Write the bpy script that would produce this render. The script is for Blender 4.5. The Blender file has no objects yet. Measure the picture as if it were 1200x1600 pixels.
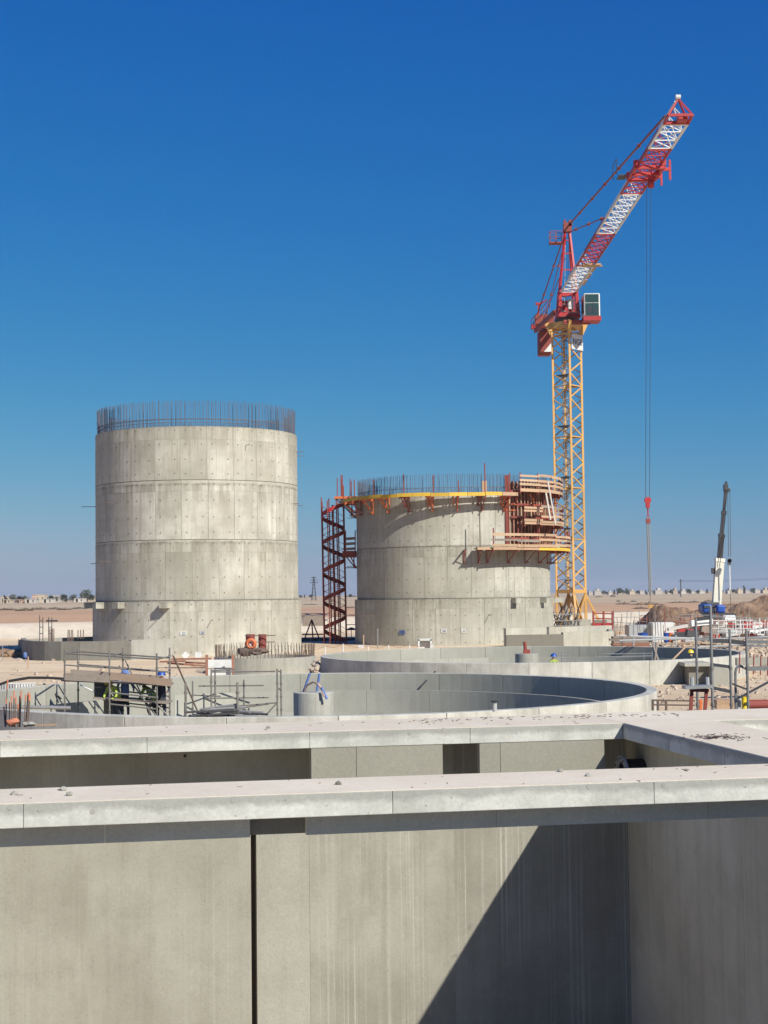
import bpy, bmesh, math, random
from mathutils import Vector, Matrix, noise
from mathutils.geometry import delaunay_2d_cdt
random.seed(7)
R = math.radians
sc = bpy.context.scene
COL = sc.collection

# ------------------------------------------------------------------ camera
F = 2404.0; EYE = 3.9
PITCH = math.atan(129 / F); ROLL = 0.0115
fw = Vector((0, math.cos(PITCH), math.sin(PITCH)))
u0 = Vector((0, -math.sin(PITCH), math.cos(PITCH))); r0 = Vector((1, 0, 0))
cr = r0 * math.cos(ROLL) - u0 * math.sin(ROLL)
cu = u0 * math.cos(ROLL) + r0 * math.sin(ROLL)
cam = bpy.data.cameras.new('camera'); camo = bpy.data.objects.new('camera', cam); COL.objects.link(camo)
cam.sensor_fit = 'VERTICAL'; cam.sensor_height = 36; cam.sensor_width = 27
cam.lens = 36 * F / 1600; cam.clip_start = 0.1; cam.clip_end = 30000
camo.matrix_world = Matrix(((cr.x, cu.x, -fw.x, 0), (cr.y, cu.y, -fw.y, 0), (cr.z, cu.z, -fw.z, EYE), (0, 0, 0, 1)))
sc.camera = camo

def at(px, py, Y):
    d = fw + cr * ((px - 600) / F) - cu * ((py - 800) / F)
    return Vector((0, 0, EYE)) + d * (Y / d.y)
def atz(px, py, z):
    d = fw + cr * ((px - 600) / F) - cu * ((py - 800) / F)
    return Vector((0, 0, EYE)) + d * ((z - EYE) / d.z)

# ------------------------------------------------------------------ light
SUN = Vector((.87, -1, 1.0)).normalized()
w = bpy.data.worlds.new('World'); sc.world = w; w.use_nodes = True
nt = w.node_tree; bg = nt.nodes['Background']
sky = nt.nodes.new('ShaderNodeTexSky'); sky.sky_type = 'NISHITA'; sky.sun_disc = False
sky.sun_elevation = math.asin(SUN.z); sky.sun_rotation = math.atan2(SUN.x, SUN.y)
sky.altitude = 500; sky.air_density = 1.0; sky.dust_density = 0.6; sky.ozone_density = 3.0
# a tone curve per channel over the whole sky: deeper blue overhead, dusty lavender at the horizon
SK = 0.108
sep = nt.nodes.new('ShaderNodeSeparateColor'); com = nt.nodes.new('ShaderNodeCombineColor'); nt.links.new(sky.outputs[0], sep.inputs[0])
for ch, (gain, expo) in enumerate(((.585, 2.25), (.50, 1.03), (.60, .40))):
    last = sep.outputs[ch]
    for op, val in (('MULTIPLY', SK), ('MINIMUM', 1.6), ('POWER', expo), ('MULTIPLY', gain / SK)):
        mn = nt.nodes.new('ShaderNodeMath'); mn.operation = op; mn.inputs[1].default_value = val; nt.links.new(last, mn.inputs[0]); last = mn.outputs[0]
    nt.links.new(last, com.inputs[ch])
nt.links.new(com.outputs[0], bg.inputs[0])
bg.inputs[1].default_value = 0.085
sl = bpy.data.lights.new('sun', 'SUN'); sl.energy = 4.6; sl.angle = R(.5); sl.color = (1, .965, .87)
slo = bpy.data.objects.new('sun', sl); COL.objects.link(slo); slo.rotation_euler = SUN.to_track_quat('Z', 'Y').to_euler()
sc.view_settings.view_transform = 'Standard'; sc.view_settings.look = 'None'
sc.view_settings.exposure = 0.35; sc.view_settings.gamma = 1; sc.view_settings.use_curve_mapping = False
sc.cycles.max_bounces = 6; sc.cycles.diffuse_bounces = 4

# ------------------------------------------------------------------ materials
def new_mat(name):
    m = bpy.data.materials.new(name); m.use_nodes = True
    return m, m.node_tree.nodes, m.node_tree.links, m.node_tree.nodes['Principled BSDF']
def node(N, t, **kw):
    n = N.new(t)
    for k, v in kw.items():
        if k in n.inputs.keys(): n.inputs[k].default_value = v
        else: setattr(n, k, v)
    return n
def mixc(N, L, fac, a, b, mode='MIX'):
    m = N.new('ShaderNodeMix'); m.data_type = 'RGBA'; m.blend_type = mode
    for i, s in ((0, fac), (6, a), (7, b)):
        if isinstance(s, (int, float)): m.inputs[i].default_value = s
        elif isinstance(s, tuple): m.inputs[i].default_value = (*s, 1)
        else: L.new(s, m.inputs[i])
    return m.outputs[2]
def ramp(N, L, src, lo, hi):
    r = node(N, 'ShaderNodeMapRange'); r.inputs[1].default_value = lo; r.inputs[2].default_value = hi
    L.new(src, r.inputs[0]); return r.outputs[0]
def coords(N, L, rnd=True):
    tc = N.new('ShaderNodeTexCoord')
    if not rnd: return tc.outputs['Object'], None
    oi = N.new('ShaderNodeObjectInfo')
    mu = node(N, 'ShaderNodeMath', operation='MULTIPLY'); mu.inputs[1].default_value = 37; L.new(oi.outputs['Random'], mu.inputs[0])
    va = node(N, 'ShaderNodeVectorMath', operation='ADD'); L.new(tc.outputs['Object'], va.inputs[0]); L.new(mu.outputs[0], va.inputs[1])
    return va.outputs[0], oi
def mapped(N, L, vec, scale):
    m = N.new('ShaderNodeMapping'); m.inputs['Scale'].default_value = scale; L.new(vec, m.inputs[0]); return m.outputs[0]
def noise_n(N, L, vec, scale, detail=5, rough=.6):
    n = node(N, 'ShaderNodeTexNoise'); n.inputs['Scale'].default_value = scale; n.inputs['Detail'].default_value = detail
    n.inputs['Roughness'].default_value = rough; L.new(vec, n.inputs['Vector']); return n.outputs[0]

def warm(c): return (c[0] * 1.0, c[1] * .985, c[2] * .945)
def concrete(name, c1, c2, blot=.6, streak=.35, vary=.12, pores=.35, bump=.25, white=0, rust=0, rnd=True, big=.35, lift=None, edge=None, grain=1):
    c1 = warm(c1); c2 = warm(c2)
    m, N, L, B = new_mat(name)
    vec, oi = coords(N, L, rnd)
    a = ramp(N, L, noise_n(N, L, vec, big, 6, .62), .36, .64)
    col = mixc(N, L, a, c1, c2)
    dk = tuple(x * .62 for x in c1)
    b = ramp(N, L, noise_n(N, L, vec, 1.7, 8, .7), .5, .75)
    s = node(N, 'ShaderNodeMath', operation='MULTIPLY'); L.new(b, s.inputs[0]); s.inputs[1].default_value = blot * .6
    col = mixc(N, L, s.outputs[0], col, dk)
    st = ramp(N, L, noise_n(N, L, mapped(N, L, vec, (3.2, 3.2, .16)), 1.3, 6, .7), .48, .72)
    s = node(N, 'ShaderNodeMath', operation='MULTIPLY'); L.new(st, s.inputs[0]); s.inputs[1].default_value = streak
    col = mixc(N, L, s.outputs[0], col, tuple(x * y for x, y in zip(c1, (.6, .57, .5))))
    if white:
        wv = ramp(N, L, noise_n(N, L, mapped(N, L, vec, (14, 14, .05)), 1.6, 6, .8), .52, .68)
        wm = ramp(N, L, noise_n(N, L, mapped(N, L, vec, (.8, .8, .3)), 1, 2), .42, .6)
        s = node(N, 'ShaderNodeMath', operation='MULTIPLY'); L.new(wv, s.inputs[0]); L.new(wm, s.inputs[1])
        s2 = node(N, 'ShaderNodeMath', operation='MULTIPLY'); L.new(s.outputs[0], s2.inputs[0]); s2.inputs[1].default_value = white
        col = mixc(N, L, s2.outputs[0], col, (.66, .63, .57))
    if rust:
        wv = ramp(N, L, noise_n(N, L, mapped(N, L, vec, (2.2, 2.2, .25)), 1.1, 4, .6), .6, .72)
        s2 = node(N, 'ShaderNodeMath', operation='MULTIPLY'); L.new(wv, s2.inputs[0]); s2.inputs[1].default_value = rust
        col = mixc(N, L, s2.outputs[0], col, (.26, .2, .1))
    if edge:
        tcz = N.new('ShaderNodeTexCoord'); sz = N.new('ShaderNodeSeparateXYZ'); L.new(tcz.outputs['Object'], sz.inputs[0])
        ma = node(N, 'ShaderNodeMath', operation='MULTIPLY_ADD'); L.new(noise_n(N, L, vec, 2.3, 7, .7), ma.inputs[0]); ma.inputs[1].default_value = .22; L.new(sz.outputs['Z'], ma.inputs[2])
        ee = ramp(N, L, ma.outputs[0], edge, edge + .05)
        s1 = node(N, 'ShaderNodeMath', operation='MULTIPLY'); L.new(ee, s1.inputs[0]); s1.inputs[1].default_value = .75
        col = mixc(N, L, s1.outputs[0], col, (.28, .275, .245))
        sm = ramp(N, L, noise_n(N, L, vec, 5, 8, .8), .56, .68)
        s1 = node(N, 'ShaderNodeMath', operation='MULTIPLY'); L.new(sm, s1.inputs[0]); s1.inputs[1].default_value = .35
        col = mixc(N, L, s1.outputs[0], col, (.27, .26, .225))
    if lift:
        tcz = N.new('ShaderNodeTexCoord'); sz = N.new('ShaderNodeSeparateXYZ'); L.new(tcz.outputs['Object'], sz.inputs[0])
        last = sz.outputs['Z']
        for op, val in (('SUBTRACT', lift[0]), ('DIVIDE', lift[1]), ('FRACT', 0)):
            mn = node(N, 'ShaderNodeMath', operation=op); mn.inputs[1].default_value = val; L.new(last, mn.inputs[0]); last = mn.outputs[0]
        sb = node(N, 'ShaderNodeMath', operation='SUBTRACT'); L.new(sz.outputs['Z'], sb.inputs[0]); sb.inputs[1].default_value = lift[0]
        dv = node(N, 'ShaderNodeMath', operation='DIVIDE'); L.new(sb.outputs[0], dv.inputs[0]); dv.inputs[1].default_value = lift[1]
        fl_ = node(N, 'ShaderNodeMath', operation='FLOOR'); L.new(dv.outputs[0], fl_.inputs[0])
        wn_ = node(N, 'ShaderNodeTexWhiteNoise', noise_dimensions='1D'); L.new(fl_.outputs[0], wn_.inputs['W'])
        s0 = node(N, 'ShaderNodeMath', operation='MULTIPLY'); L.new(wn_.outputs['Value'], s0.inputs[0]); s0.inputs[1].default_value = .35
        col = mixc(N, L, s0.outputs[0], col, tuple(x * y for x, y in zip(c1, (.85, .82, .76))))
        up = ramp(N, L, last, .45, 1.0)
        sn = ramp(N, L, noise_n(N, L, mapped(N, L, tcz.outputs['Object'], (1.6, 1.6, .10)), 1.2, 7, .75), .44, .66)
        s1 = node(N, 'ShaderNodeMath', operation='MULTIPLY'); L.new(up, s1.inputs[0]); L.new(sn, s1.inputs[1])
        s2 = node(N, 'ShaderNodeMath', operation='MULTIPLY'); L.new(s1.outputs[0], s2.inputs[0]); s2.inputs[1].default_value = .9
        col = mixc(N, L, s2.outputs[0], col, (.20, .18, .13))
        rim = ramp(N, L, last, .955, .995); lo = ramp(N, L, last, .03, .0); mx = node(N, 'ShaderNodeMath', operation='MAXIMUM'); L.new(rim, mx.inputs[0]); L.new(lo, mx.inputs[1])
        rn = ramp(N, L, noise_n(N, L, tcz.outputs['Object'], 2.5, 5, .7), .38, .6); m3 = node(N, 'ShaderNodeMath', operation='MULTIPLY'); L.new(mx.outputs[0], m3.inputs[0]); L.new(rn, m3.inputs[1])
        m4 = node(N, 'ShaderNodeMath', operation='MULTIPLY'); L.new(m3.outputs[0], m4.inputs[0]); m4.inputs[1].default_value = .7
        col = mixc(N, L, m4.outputs[0], col, (.14, .125, .09))
        bl = ramp(N, L, noise_n(N, L, tcz.outputs['Object'], .28, 3, .5), .4, .62)
        s3 = node(N, 'ShaderNodeMath', operation='MULTIPLY'); L.new(bl, s3.inputs[0]); s3.inputs[1].default_value = .55
        col = mixc(N, L, s3.outputs[0], col, tuple(x * .72 for x in c1))
    if pores:
        vo = node(N, 'ShaderNodeTexVoronoi'); vo.inputs['Scale'].default_value = 9; L.new(vec, vo.inputs['Vector'])
        p = ramp(N, L, vo.outputs['Distance'], .12, .05)
        s = node(N, 'ShaderNodeMath', operation='MULTIPLY'); L.new(p, s.inputs[0]); s.inputs[1].default_value = pores
        col = mixc(N, L, s.outputs[0], col, tuple(x * .45 for x in c1))
    fine = noise_n(N, L, vec, 28, 6, .75)
    hv = N.new('ShaderNodeHueSaturation'); L.new(col, hv.inputs['Color'])
    v = node(N, 'ShaderNodeMapRange'); v.inputs[1].default_value = .3; v.inputs[2].default_value = .7; v.inputs[3].default_value = 1 - .12 * grain; v.inputs[4].default_value = 1 + .1 * grain
    L.new(fine, v.inputs[0])
    if oi and vary:
        ov = node(N, 'ShaderNodeMapRange'); ov.inputs[3].default_value = 1 - vary; ov.inputs[4].default_value = 1 + vary; L.new(oi.outputs['Random'], ov.inputs[0])
        mm = node(N, 'ShaderNodeMath', operation='MULTIPLY'); L.new(v.outputs[0], mm.inputs[0]); L.new(ov.outputs[0], mm.inputs[1]); L.new(mm.outputs[0], hv.inputs['Value'])
    else: L.new(v.outputs[0], hv.inputs['Value'])
    L.new(hv.outputs[0], B.inputs['Base Color']); B.inputs['Roughness'].default_value = .9
    bp = node(N, 'ShaderNodeBump'); bp.inputs['Strength'].default_value = bump; bp.inputs['Distance'].default_value = .02
    L.new(fine, bp.inputs['Height']); L.new(bp.outputs[0], B.inputs['Normal'])
    return m
def plain(name, c, rough=.6, metal=0, wear=.25, scale=3, c2=None):
    m, N, L, B = new_mat(name)
    vec, oi = coords(N, L)
    n = ramp(N, L, noise_n(N, L, vec, scale, 5, .7), .45, .7)
    s = node(N, 'ShaderNodeMath', operation='MULTIPLY'); L.new(n, s.inputs[0]); s.inputs[1].default_value = wear
    col = mixc(N, L, s.outputs[0], c, c2 or tuple(x * .5 + .02 for x in c))
    hv = N.new('ShaderNodeHueSaturation'); L.new(col, hv.inputs['Color'])
    ov = node(N, 'ShaderNodeMapRange'); ov.inputs[3].default_value = .85; ov.inputs[4].default_value = 1.12; L.new(oi.outputs['Random'], ov.inputs[0]); L.new(ov.outputs[0], hv.inputs['Value'])
    L.new(hv.outputs[0], B.inputs['Base Color'])
    B.inputs['Roughness'].default_value = rough; B.inputs['Metallic'].default_value = metal
    return m

M = {}
M['silo'] = concrete('weathered silo concrete', (.42, .40, .34), (.63, .615, .55), blot=.8, streak=.6, vary=.07, rust=.35, pores=.2, lift=(3.66, 3.87))
M['silo2'] = concrete('formed silo concrete', (.405, .39, .335), (.575, .565, .51), blot=.7, streak=.6, vary=.06, rust=.2, pores=.15, lift=(3.55, 3.97))
M['conc'] = concrete('plain cast concrete', (.34, .33, .29), (.43, .42, .38), blot=.5, streak=.5, vary=.06, pores=.15)
M['joint'] = plain('dark joint mortar', (.20, .185, .15), .95)
M['seam'] = plain('grey seam mortar', (.19, .175, .14), .95)
M['tiehole'] = plain('tie hole shadow grey', (.16, .15, .13), .95)
M['tank'] = concrete('smooth tank concrete', (.315, .31, .27), (.39, .385, .34), blot=.3, streak=.2, vary=.05, pores=.1, big=.2)
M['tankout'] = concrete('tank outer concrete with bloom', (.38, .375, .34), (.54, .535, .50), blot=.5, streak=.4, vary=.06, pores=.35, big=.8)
M['lowwall'] = concrete('grey annex concrete', (.28, .28, .26), (.37, .36, .33), blot=.5, streak=.4, vary=.06)
M['face'] = concrete('slab concrete with pale bloom', (.42, .42, .39), (.60, .60, .565), blot=.5, streak=.15, vary=.02, pores=.6, big=1.6, edge=.205)
M['pit'] = concrete('pit wall concrete', (.265, .25, .205), (.345, .335, .285), blot=.6, streak=.3, vary=.03, pores=.3, big=.45, grain=.7, white=.12)
M['pitpale'] = concrete('pit wall pale concrete', (.285, .275, .235), (.365, .355, .305), blot=.4, streak=.3, vary=.02, pores=.1, big=.5)
M['pitstreak'] = concrete('pit wall streaked concrete', (.265, .25, .21), (.35, .34, .29), blot=.6, streak=.35, vary=.02, pores=.3, white=.8, big=.5, grain=.7)
M['pitbounce'] = concrete('side wall concrete with painted bounce light', (.42, .39, .315), (.56, .53, .44), blot=.6, streak=.35, vary=.02, pores=.2, big=.4, grain=.6)  # lighter and warmer than the other pit walls: bounce light put into the colour
M['panel'] = concrete('precast panel concrete', (.25, .24, .2), (.285, .275, .23), blot=.2, streak=.1, vary=.03, pores=.1)
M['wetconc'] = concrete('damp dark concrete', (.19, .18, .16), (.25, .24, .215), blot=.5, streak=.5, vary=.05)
M['beamconc'] = concrete('beam side concrete', (.42, .42, .40), (.50, .50, .48), blot=.3, streak=.2, vary=.03)
M['darkrecess'] = concrete('recess concrete toned as shade', (.2, .195, .18), (.25, .24, .22), blot=.3, streak=.1)  # dark tone stands in for the shade inside the beam's notch
M['top'] = concrete('dusty slab top', (.64, .56, .445), (.71, .63, .52), blot=.15, streak=0, vary=.02, pores=.25, bump=.15, big=.8)
M['galvold'] = plain('old dirty scaffold tube', (.20, .185, .165), .6, .3, .6, 6, (.13, .10, .08))
M['galvmid'] = plain('dull galvanised steel', (.24, .24, .235), .55, .35, .6, 9, (.15, .12, .10))
M['galv'] = plain('galvanised tube', (.33, .33, .32), .5, .45, .5, 6, (.22, .19, .16))
M['darksteel'] = plain('dark steel', (.07, .07, .075), .55, .3)
M['rebar'] = plain('rusty rebar', (.15, .115, .095), .8, .2, .6, 5, (.28, .15, .09))
M['rebarblue'] = plain('grey blue rebar', (.09, .12, .17), .7, 0, .5, 2, (.16, .12, .11))
M['red'] = plain('crane red paint', (.43, .028, .03), .5, 0, .45, 2, (.24, .03, .035))
M['rustred'] = plain('red oxide steel', (.26, .05, .035), .65, 0, .5, 3, (.18, .05, .035))
M['tip'] = plain('faded orange marking', (.55, .20, .11), .7, 0, .3)
M['orange'] = plain('orange paint', (.68, .17, .05), .55, 0, .3)
M['yellow'] = plain('crane yellow paint', (.62, .35, .10), .5, 0, .4, 1.5, (.42, .24, .09))
M['plankyellow'] = plain('yellow timber beam', (.72, .45, .05), .6, 0, .3)
M['white'] = plain('white paint', (.68, .68, .65), .55, 0, .4, 2, (.42, .40, .37))
M['cream'] = plain('cream paint', (.76, .74, .62), .45, 0, .15)
M['timber'] = plain('raw timber board', (.46, .30, .185), .8, 0, .5, 4, (.36, .25, .17))
M['oldtimber'] = plain('grey old timber', (.27, .22, .18), .85, 0, .5, 4, (.16, .12, .10))
M['timberpale'] = plain('pale new board', (.50, .35, .22), .8, 0, .5, 4, (.34, .23, .15))
M['timberbrown'] = plain('brown weathered board', (.30, .21, .15), .85, 0, .5, 4, (.2, .14, .1))
M['beam'] = plain('red brown formwork beam', (.30, .13, .085), .75, 0, .5, 4, (.42, .26, .18))
M['ply'] = plain('dark plywood sheet', (.12, .085, .07), .7, 0, .5)
M['blue'] = plain('blue paint', (.015, .07, .33), .45, 0, .2)
M['lightblue'] = plain('blue cloth', (.12, .19, .42), .85, 0, .3)
M['lime'] = plain('hi-vis lime cloth', (.38, .47, .08), .8, 0, .3)
M['darkcloth'] = plain('dark cloth', (.04, .045, .06), .9, 0, .2)
M['skin'] = plain('skin', (.30, .17, .11), .6, 0, .1)
M['helmetyellow'] = plain('yellow helmet', (.8, .55, .03), .35, 0, .1)
M['bark'] = plain('bark', (.10, .075, .055), .9)
M['leaf'] = plain('dusty foliage', (.09, .105, .075), .85, 0, .5, .8, (.06, .075, .055))
M['scrub'] = plain('dry scrub foliage', (.16, .125, .085), .9, 0, .6, .5, (.09, .075, .05))
M['housewhite'] = plain('white house wall', (.50, .46, .41), .9, 0, .25)
M['housecream'] = plain('cream house wall', (.50, .42, .32), .9, 0, .25)
M['housepink'] = plain('pink house wall', (.50, .33, .26), .9, 0, .25)
M['window'] = plain('dark window', (.12, .10, .09), .4)
M['rubber'] = plain('black rubber', (.02, .02, .02), .7)
M['text'] = plain('navy lettering', (.06, .07, .12), .6)
M['soilheap'] = concrete('heap soil', (.17, .10, .06), (.30, .20, .13), blot=.9, streak=0, vary=0, pores=.3, bump=.8, rnd=False, big=.5)
M['rock'] = plain('pale limestone', (.52, .43, .34), .9, 0, .5, 2, (.38, .28, .2))
M['pvc'] = plain('grey plastic', (.42, .43, .43), .5, 0, .2)
def glass():
    m, N, L, B = new_mat('cab glass'); B.inputs['Base Color'].default_value = (.03, .06, .055, 1)
    n = noise_n(N, L, N.new('ShaderNodeTexCoord').outputs['Object'], .8, 2); L.new(ramp(N, L, n, 0, 8), B.inputs['Roughness'])
    B.inputs['Specular IOR Level'].default_value = .8; return m
M['glass'] = glass()

def ground_mat():
    m, N, L, B = new_mat('sandy ground and fields')
    tc = N.new('ShaderNodeTexCoord'); vec = tc.outputs['Object']
    sx = N.new('ShaderNodeSeparateXYZ'); L.new(vec, sx.inputs[0])
    n1 = ramp(N, L, noise_n(N, L, vec, .12, 8, .65), .35, .65)
    site = mixc(N, L, n1, (.60, .45, .28), (.69, .55, .38))
    tr = ramp(N, L, noise_n(N, L, mapped(N, L, vec, (.05, .5, 1)), 1.2, 6, .7), .48, .66)
    s = node(N, 'ShaderNodeMath', operation='MULTIPLY'); L.new(tr, s.inputs[0]); s.inputs[1].default_value = .55
    site = mixc(N, L, s.outputs[0], site, (.43, .265, .16))
    cl = ramp(N, L, noise_n(N, L, vec, 2.2, 8, .75), .55, .75)
    s = node(N, 'ShaderNodeMath', operation='MULTIPLY'); L.new(cl, s.inputs[0]); s.inputs[1].default_value = .4
    site = mixc(N, L, s.outputs[0], site, (.33, .22, .14))
    # fields: orange brown plough near the bank, paler stubble farther out, thin scrubby strips
    nf = ramp(N, L, noise_n(N, L, mapped(N, L, vec, (.004, .03, 1)), 1, 5, .6), .4, .62)
    far = mixc(N, L, nf, (.49, .38, .25), (.42, .30, .185))
    fs = ramp(N, L, noise_n(N, L, mapped(N, L, vec, (.01, .09, 1)), 1, 6, .7), .56, .72)
    s = node(N, 'ShaderNodeMath', operation='MULTIPLY'); L.new(fs, s.inputs[0]); s.inputs[1].default_value = .5
    far = mixc(N, L, s.outputs[0], far, (.25, .19, .14))
    wob = node(N, 'ShaderNodeMath', operation='MULTIPLY_ADD'); L.new(noise_n(N, L, vec, .03, 3), wob.inputs[0]); wob.inputs[1].default_value = 20; L.new(sx.outputs['Y'], wob.inputs[2])
    plough = ramp(N, L, wob.outputs[0], 330, 300)
    far = mixc(N, L, plough, far, mixc(N, L, nf, (.52, .32, .185), (.44, .27, .165)))
    # choose by height: bank is pale, field above it
    hz = ramp(N, L, sx.outputs['Z'], 1.50, 1.58)
    bk = ramp(N, L, sx.outputs['Z'], .12, .3)
    nb = ramp(N, L, noise_n(N, L, vec, .5, 7, .7), .4, .65)
    bank = mixc(N, L, nb, (.66, .57, .44), (.57, .475, .36))
    col = mixc(N, L, bk, site, bank); col = mixc(N, L, hz, col, far)
    fine = noise_n(N, L, vec, 7, 8, .75)
    hv = N.new('ShaderNodeHueSaturation'); L.new(col, hv.inputs['Color'])
    v = node(N, 'ShaderNodeMapRange'); v.inputs[1].default_value = .3; v.inputs[2].default_value = .7; v.inputs[3].default_value = .82; v.inputs[4].default_value = 1.15
    L.new(fine, v.inputs[0]); L.new(v.outputs[0], hv.inputs['Value']); L.new(hv.outputs[0], B.inputs['Base Color'])
    B.inputs['Roughness'].default_value = 1
    bp = node(N, 'ShaderNodeBump'); bp.inputs['Strength'].default_value = .5; bp.inputs['Distance'].default_value = .1
    L.new(fine, bp.inputs['Height']); L.new(bp.outputs[0], B.inputs['Normal'])
    return m
M['ground'] = ground_mat()

# ------------------------------------------------------------------ mesh helpers
class MB:
    def __init__(s): s.v = []; s.f = []
    def add(s, vs, fs):
        o = len(s.v); s.v += [Vector(p) for p in vs]; s.f += [tuple(i + o for i in f) for f in fs]; return s
    def box(s, c, size, rz=0, ry=0, rx=0):
        m = Matrix.Rotation(rz, 3, 'Z') @ Matrix.Rotation(ry, 3, 'Y') @ Matrix.Rotation(rx, 3, 'X'); c = Vector(c)
        vs = [c + m @ Vector((x * size[0] / 2, y * size[1] / 2, z * size[2] / 2)) for x in (-1, 1) for y in (-1, 1) for z in (-1, 1)]
        return s.add(vs, [(0, 1, 3, 2), (4, 6, 7, 5), (0, 4, 5, 1), (2, 3, 7, 6), (0, 2, 6, 4), (1, 5, 7, 3)])
    def bar(s, p, q, w_, h_=None, up=Vector((0, 0, 1))):
        p = Vector(p); q = Vector(q); d = (q - p).normalized(); h_ = h_ or w_
        a = d.cross(up)
        if a.length < .01: a = d.cross(Vector((1, 0, 0)))
        a.normalize(); b = a.cross(d)
        vs = [e + a * (i * w_ / 2) + b * (j * h_ / 2) for e in (p, q) for i, j in ((-1, -1), (1, -1), (1, 1), (-1, 1))]
        return s.add(vs, [(0, 1, 2, 3), (7, 6, 5, 4), (0, 4, 5, 1), (1, 5, 6, 2), (2, 6, 7, 3), (3, 7, 4, 0)])
    def tube(s, p, q, r, n=6, r2=None, caps=True):
        p = Vector(p); q = Vector(q); d = (q - p).normalized(); r2 = r if r2 is None else r2
        a = d.orthogonal().normalized(); b = d.cross(a)
        vs = [e + (a * math.cos(2 * math.pi * k / n) + b * math.sin(2 * math.pi * k / n)) * rr for e, rr in ((p, r), (q, r2)) for k in range(n)]
        fs = [(k, (k + 1) % n, n + (k + 1) % n, n + k) for k in range(n)]
        if caps: fs += [tuple(range(n))[::-1], tuple(range(n, 2 * n))]
        return s.add(vs, fs)
    def path(s, pts, r, n=6):
        for p, q in zip(pts, pts[1:]): s.tube(p, q, r, n)
        return s
    def arc(s, c, ra, rb, a0, a1, z0, z1, n, full=False):
        # ring segment; angle t from -Y towards +X
        vs = []; m = n if full else n + 1
        for k in range(m):
            t = a0 + (a1 - a0) * k / n; x, y = math.sin(t), -math.cos(t)
            vs += [(c[0] + ra * x, c[1] + ra * y, z0), (c[0] + rb * x, c[1] + rb * y, z0), (c[0] + rb * x, c[1] + rb * y, z1), (c[0] + ra * x, c[1] + ra * y, z1)]
        fs = []
        for k in range(n):
            i = 4 * k; j = 4 * ((k + 1) % m)
            fs += [(i + 1, j + 1, j + 2, i + 2), (i, i + 3, j + 3, j), (i + 3, i + 2, j + 2, j + 3), (i, j, j + 1, i + 1)]
        if not full: fs += [(0, 1, 2, 3), (4 * n + 3, 4 * n + 2, 4 * n + 1, 4 * n)]
        return s.add(vs, fs)
    def prism(s, poly, z0, z1):
        n = len(poly)
        return s.add([(p[0], p[1], z) for z in (z0, z1) for p in poly], [tuple(range(n))[::-1], tuple(range(n, 2 * n))] + [(i, (i + 1) % n, n + (i + 1) % n, n + i) for i in range(n)])
    def lathe(s, c, prof, n=12, a0=0, a1=2 * math.pi):
        vs = []; fs = []; k_ = len(prof)
        for i in range(n):
            t = a0 + (a1 - a0) * i / n
            vs += [(c[0] + r_ * math.cos(t), c[1] + r_ * math.sin(t), c[2] + z_) for r_, z_ in prof]
        for i in range(n):
            j = (i + 1) % n
            fs += [(i * k_ + q, j * k_ + q, j * k_ + q + 1, i * k_ + q + 1) for q in range(k_ - 1)]
        return s.add(vs, fs)
    def blob(s, c, rad, sub=1, amp=.25, sc_=1.5, seed=0, flat=1):
        bm = bmesh.new(); bmesh.ops.create_icosphere(bm, subdivisions=sub, radius=1)
        vs = []
        for v in bm.verts:
            d = v.co.normalized(); k = 1 + amp * noise.noise(d * sc_ + Vector((seed * 7.3, seed * 3.1, 0)))
            vs.append(Vector(c) + Vector((d.x * rad[0] * k, d.y * rad[1] * k, d.z * rad[2] * k)))
        fs = [tuple(v.index for v in f.verts) for f in bm.faces]; bm.free()
        return s.add(vs, fs)
    def build(s, name, mat, parent=None, smooth=False, org=None, kind=None, bevel=0, label=None, fix=False):
        pw = Vector((0, 0, 0))
        q = parent
        while q is not None: pw += q.location; q = q.parent
        if parent is None:
            if org is None:
                xs = [p.x for p in s.v]; ys = [p.y for p in s.v]; zs = [p.z for p in s.v]
                org = Vector(((min(xs) + max(xs)) / 2, (min(ys) + max(ys)) / 2, min(zs)))
        else:
            org = Vector(org) if org is not None else pw
        me = bpy.data.meshes.new(name); me.from_pydata([p - Vector(org) for p in s.v], [], s.f)
        if fix or True:
            bm = bmesh.new(); bm.from_mesh(me); bmesh.ops.recalc_face_normals(bm, faces=bm.faces); bm.to_mesh(me); bm.free()
        me.materials.append(mat)
        if smooth: me.polygons.foreach_set('use_smooth', [True] * len(me.polygons))
        o = bpy.data.objects.new(name, me); COL.objects.link(o); o.location = Vector(org) - pw; o.parent = parent
        if kind: o['kind'] = kind
        if label: o['label'] = label
        if bevel:
            b = o.modifiers.new('bevel', 'BEVEL'); b.width = bevel; b.segments = 2; b.limit_method = 'ANGLE'
        return o
def thing(name, label, cat, loc, group=None):
    o = bpy.data.objects.new(name, None); COL.objects.link(o); o.location = Vector(loc); o.empty_display_size = .2
    o['label'] = label; o['category'] = cat
    if group: o['group'] = group
    return o
def tag(o, label, cat, group=None):
    o['label'] = label; o['category'] = cat
    if group: o['group'] = group
    return o
def copy_tree(o, parent=None):
    c = o.copy(); COL.objects.link(c); c.parent = parent
    for ch in o.children: copy_tree(ch, c)
    return c
def rod(name, p, q, r, mat, parent, n=6): return MB().tube(p, q, r, n).build(name, mat, parent)
def V(*a): return Vector(a)
def polar(c, t, r, z): return V(c[0] + r * math.sin(t), c[1] - r * math.cos(t), z)

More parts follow.
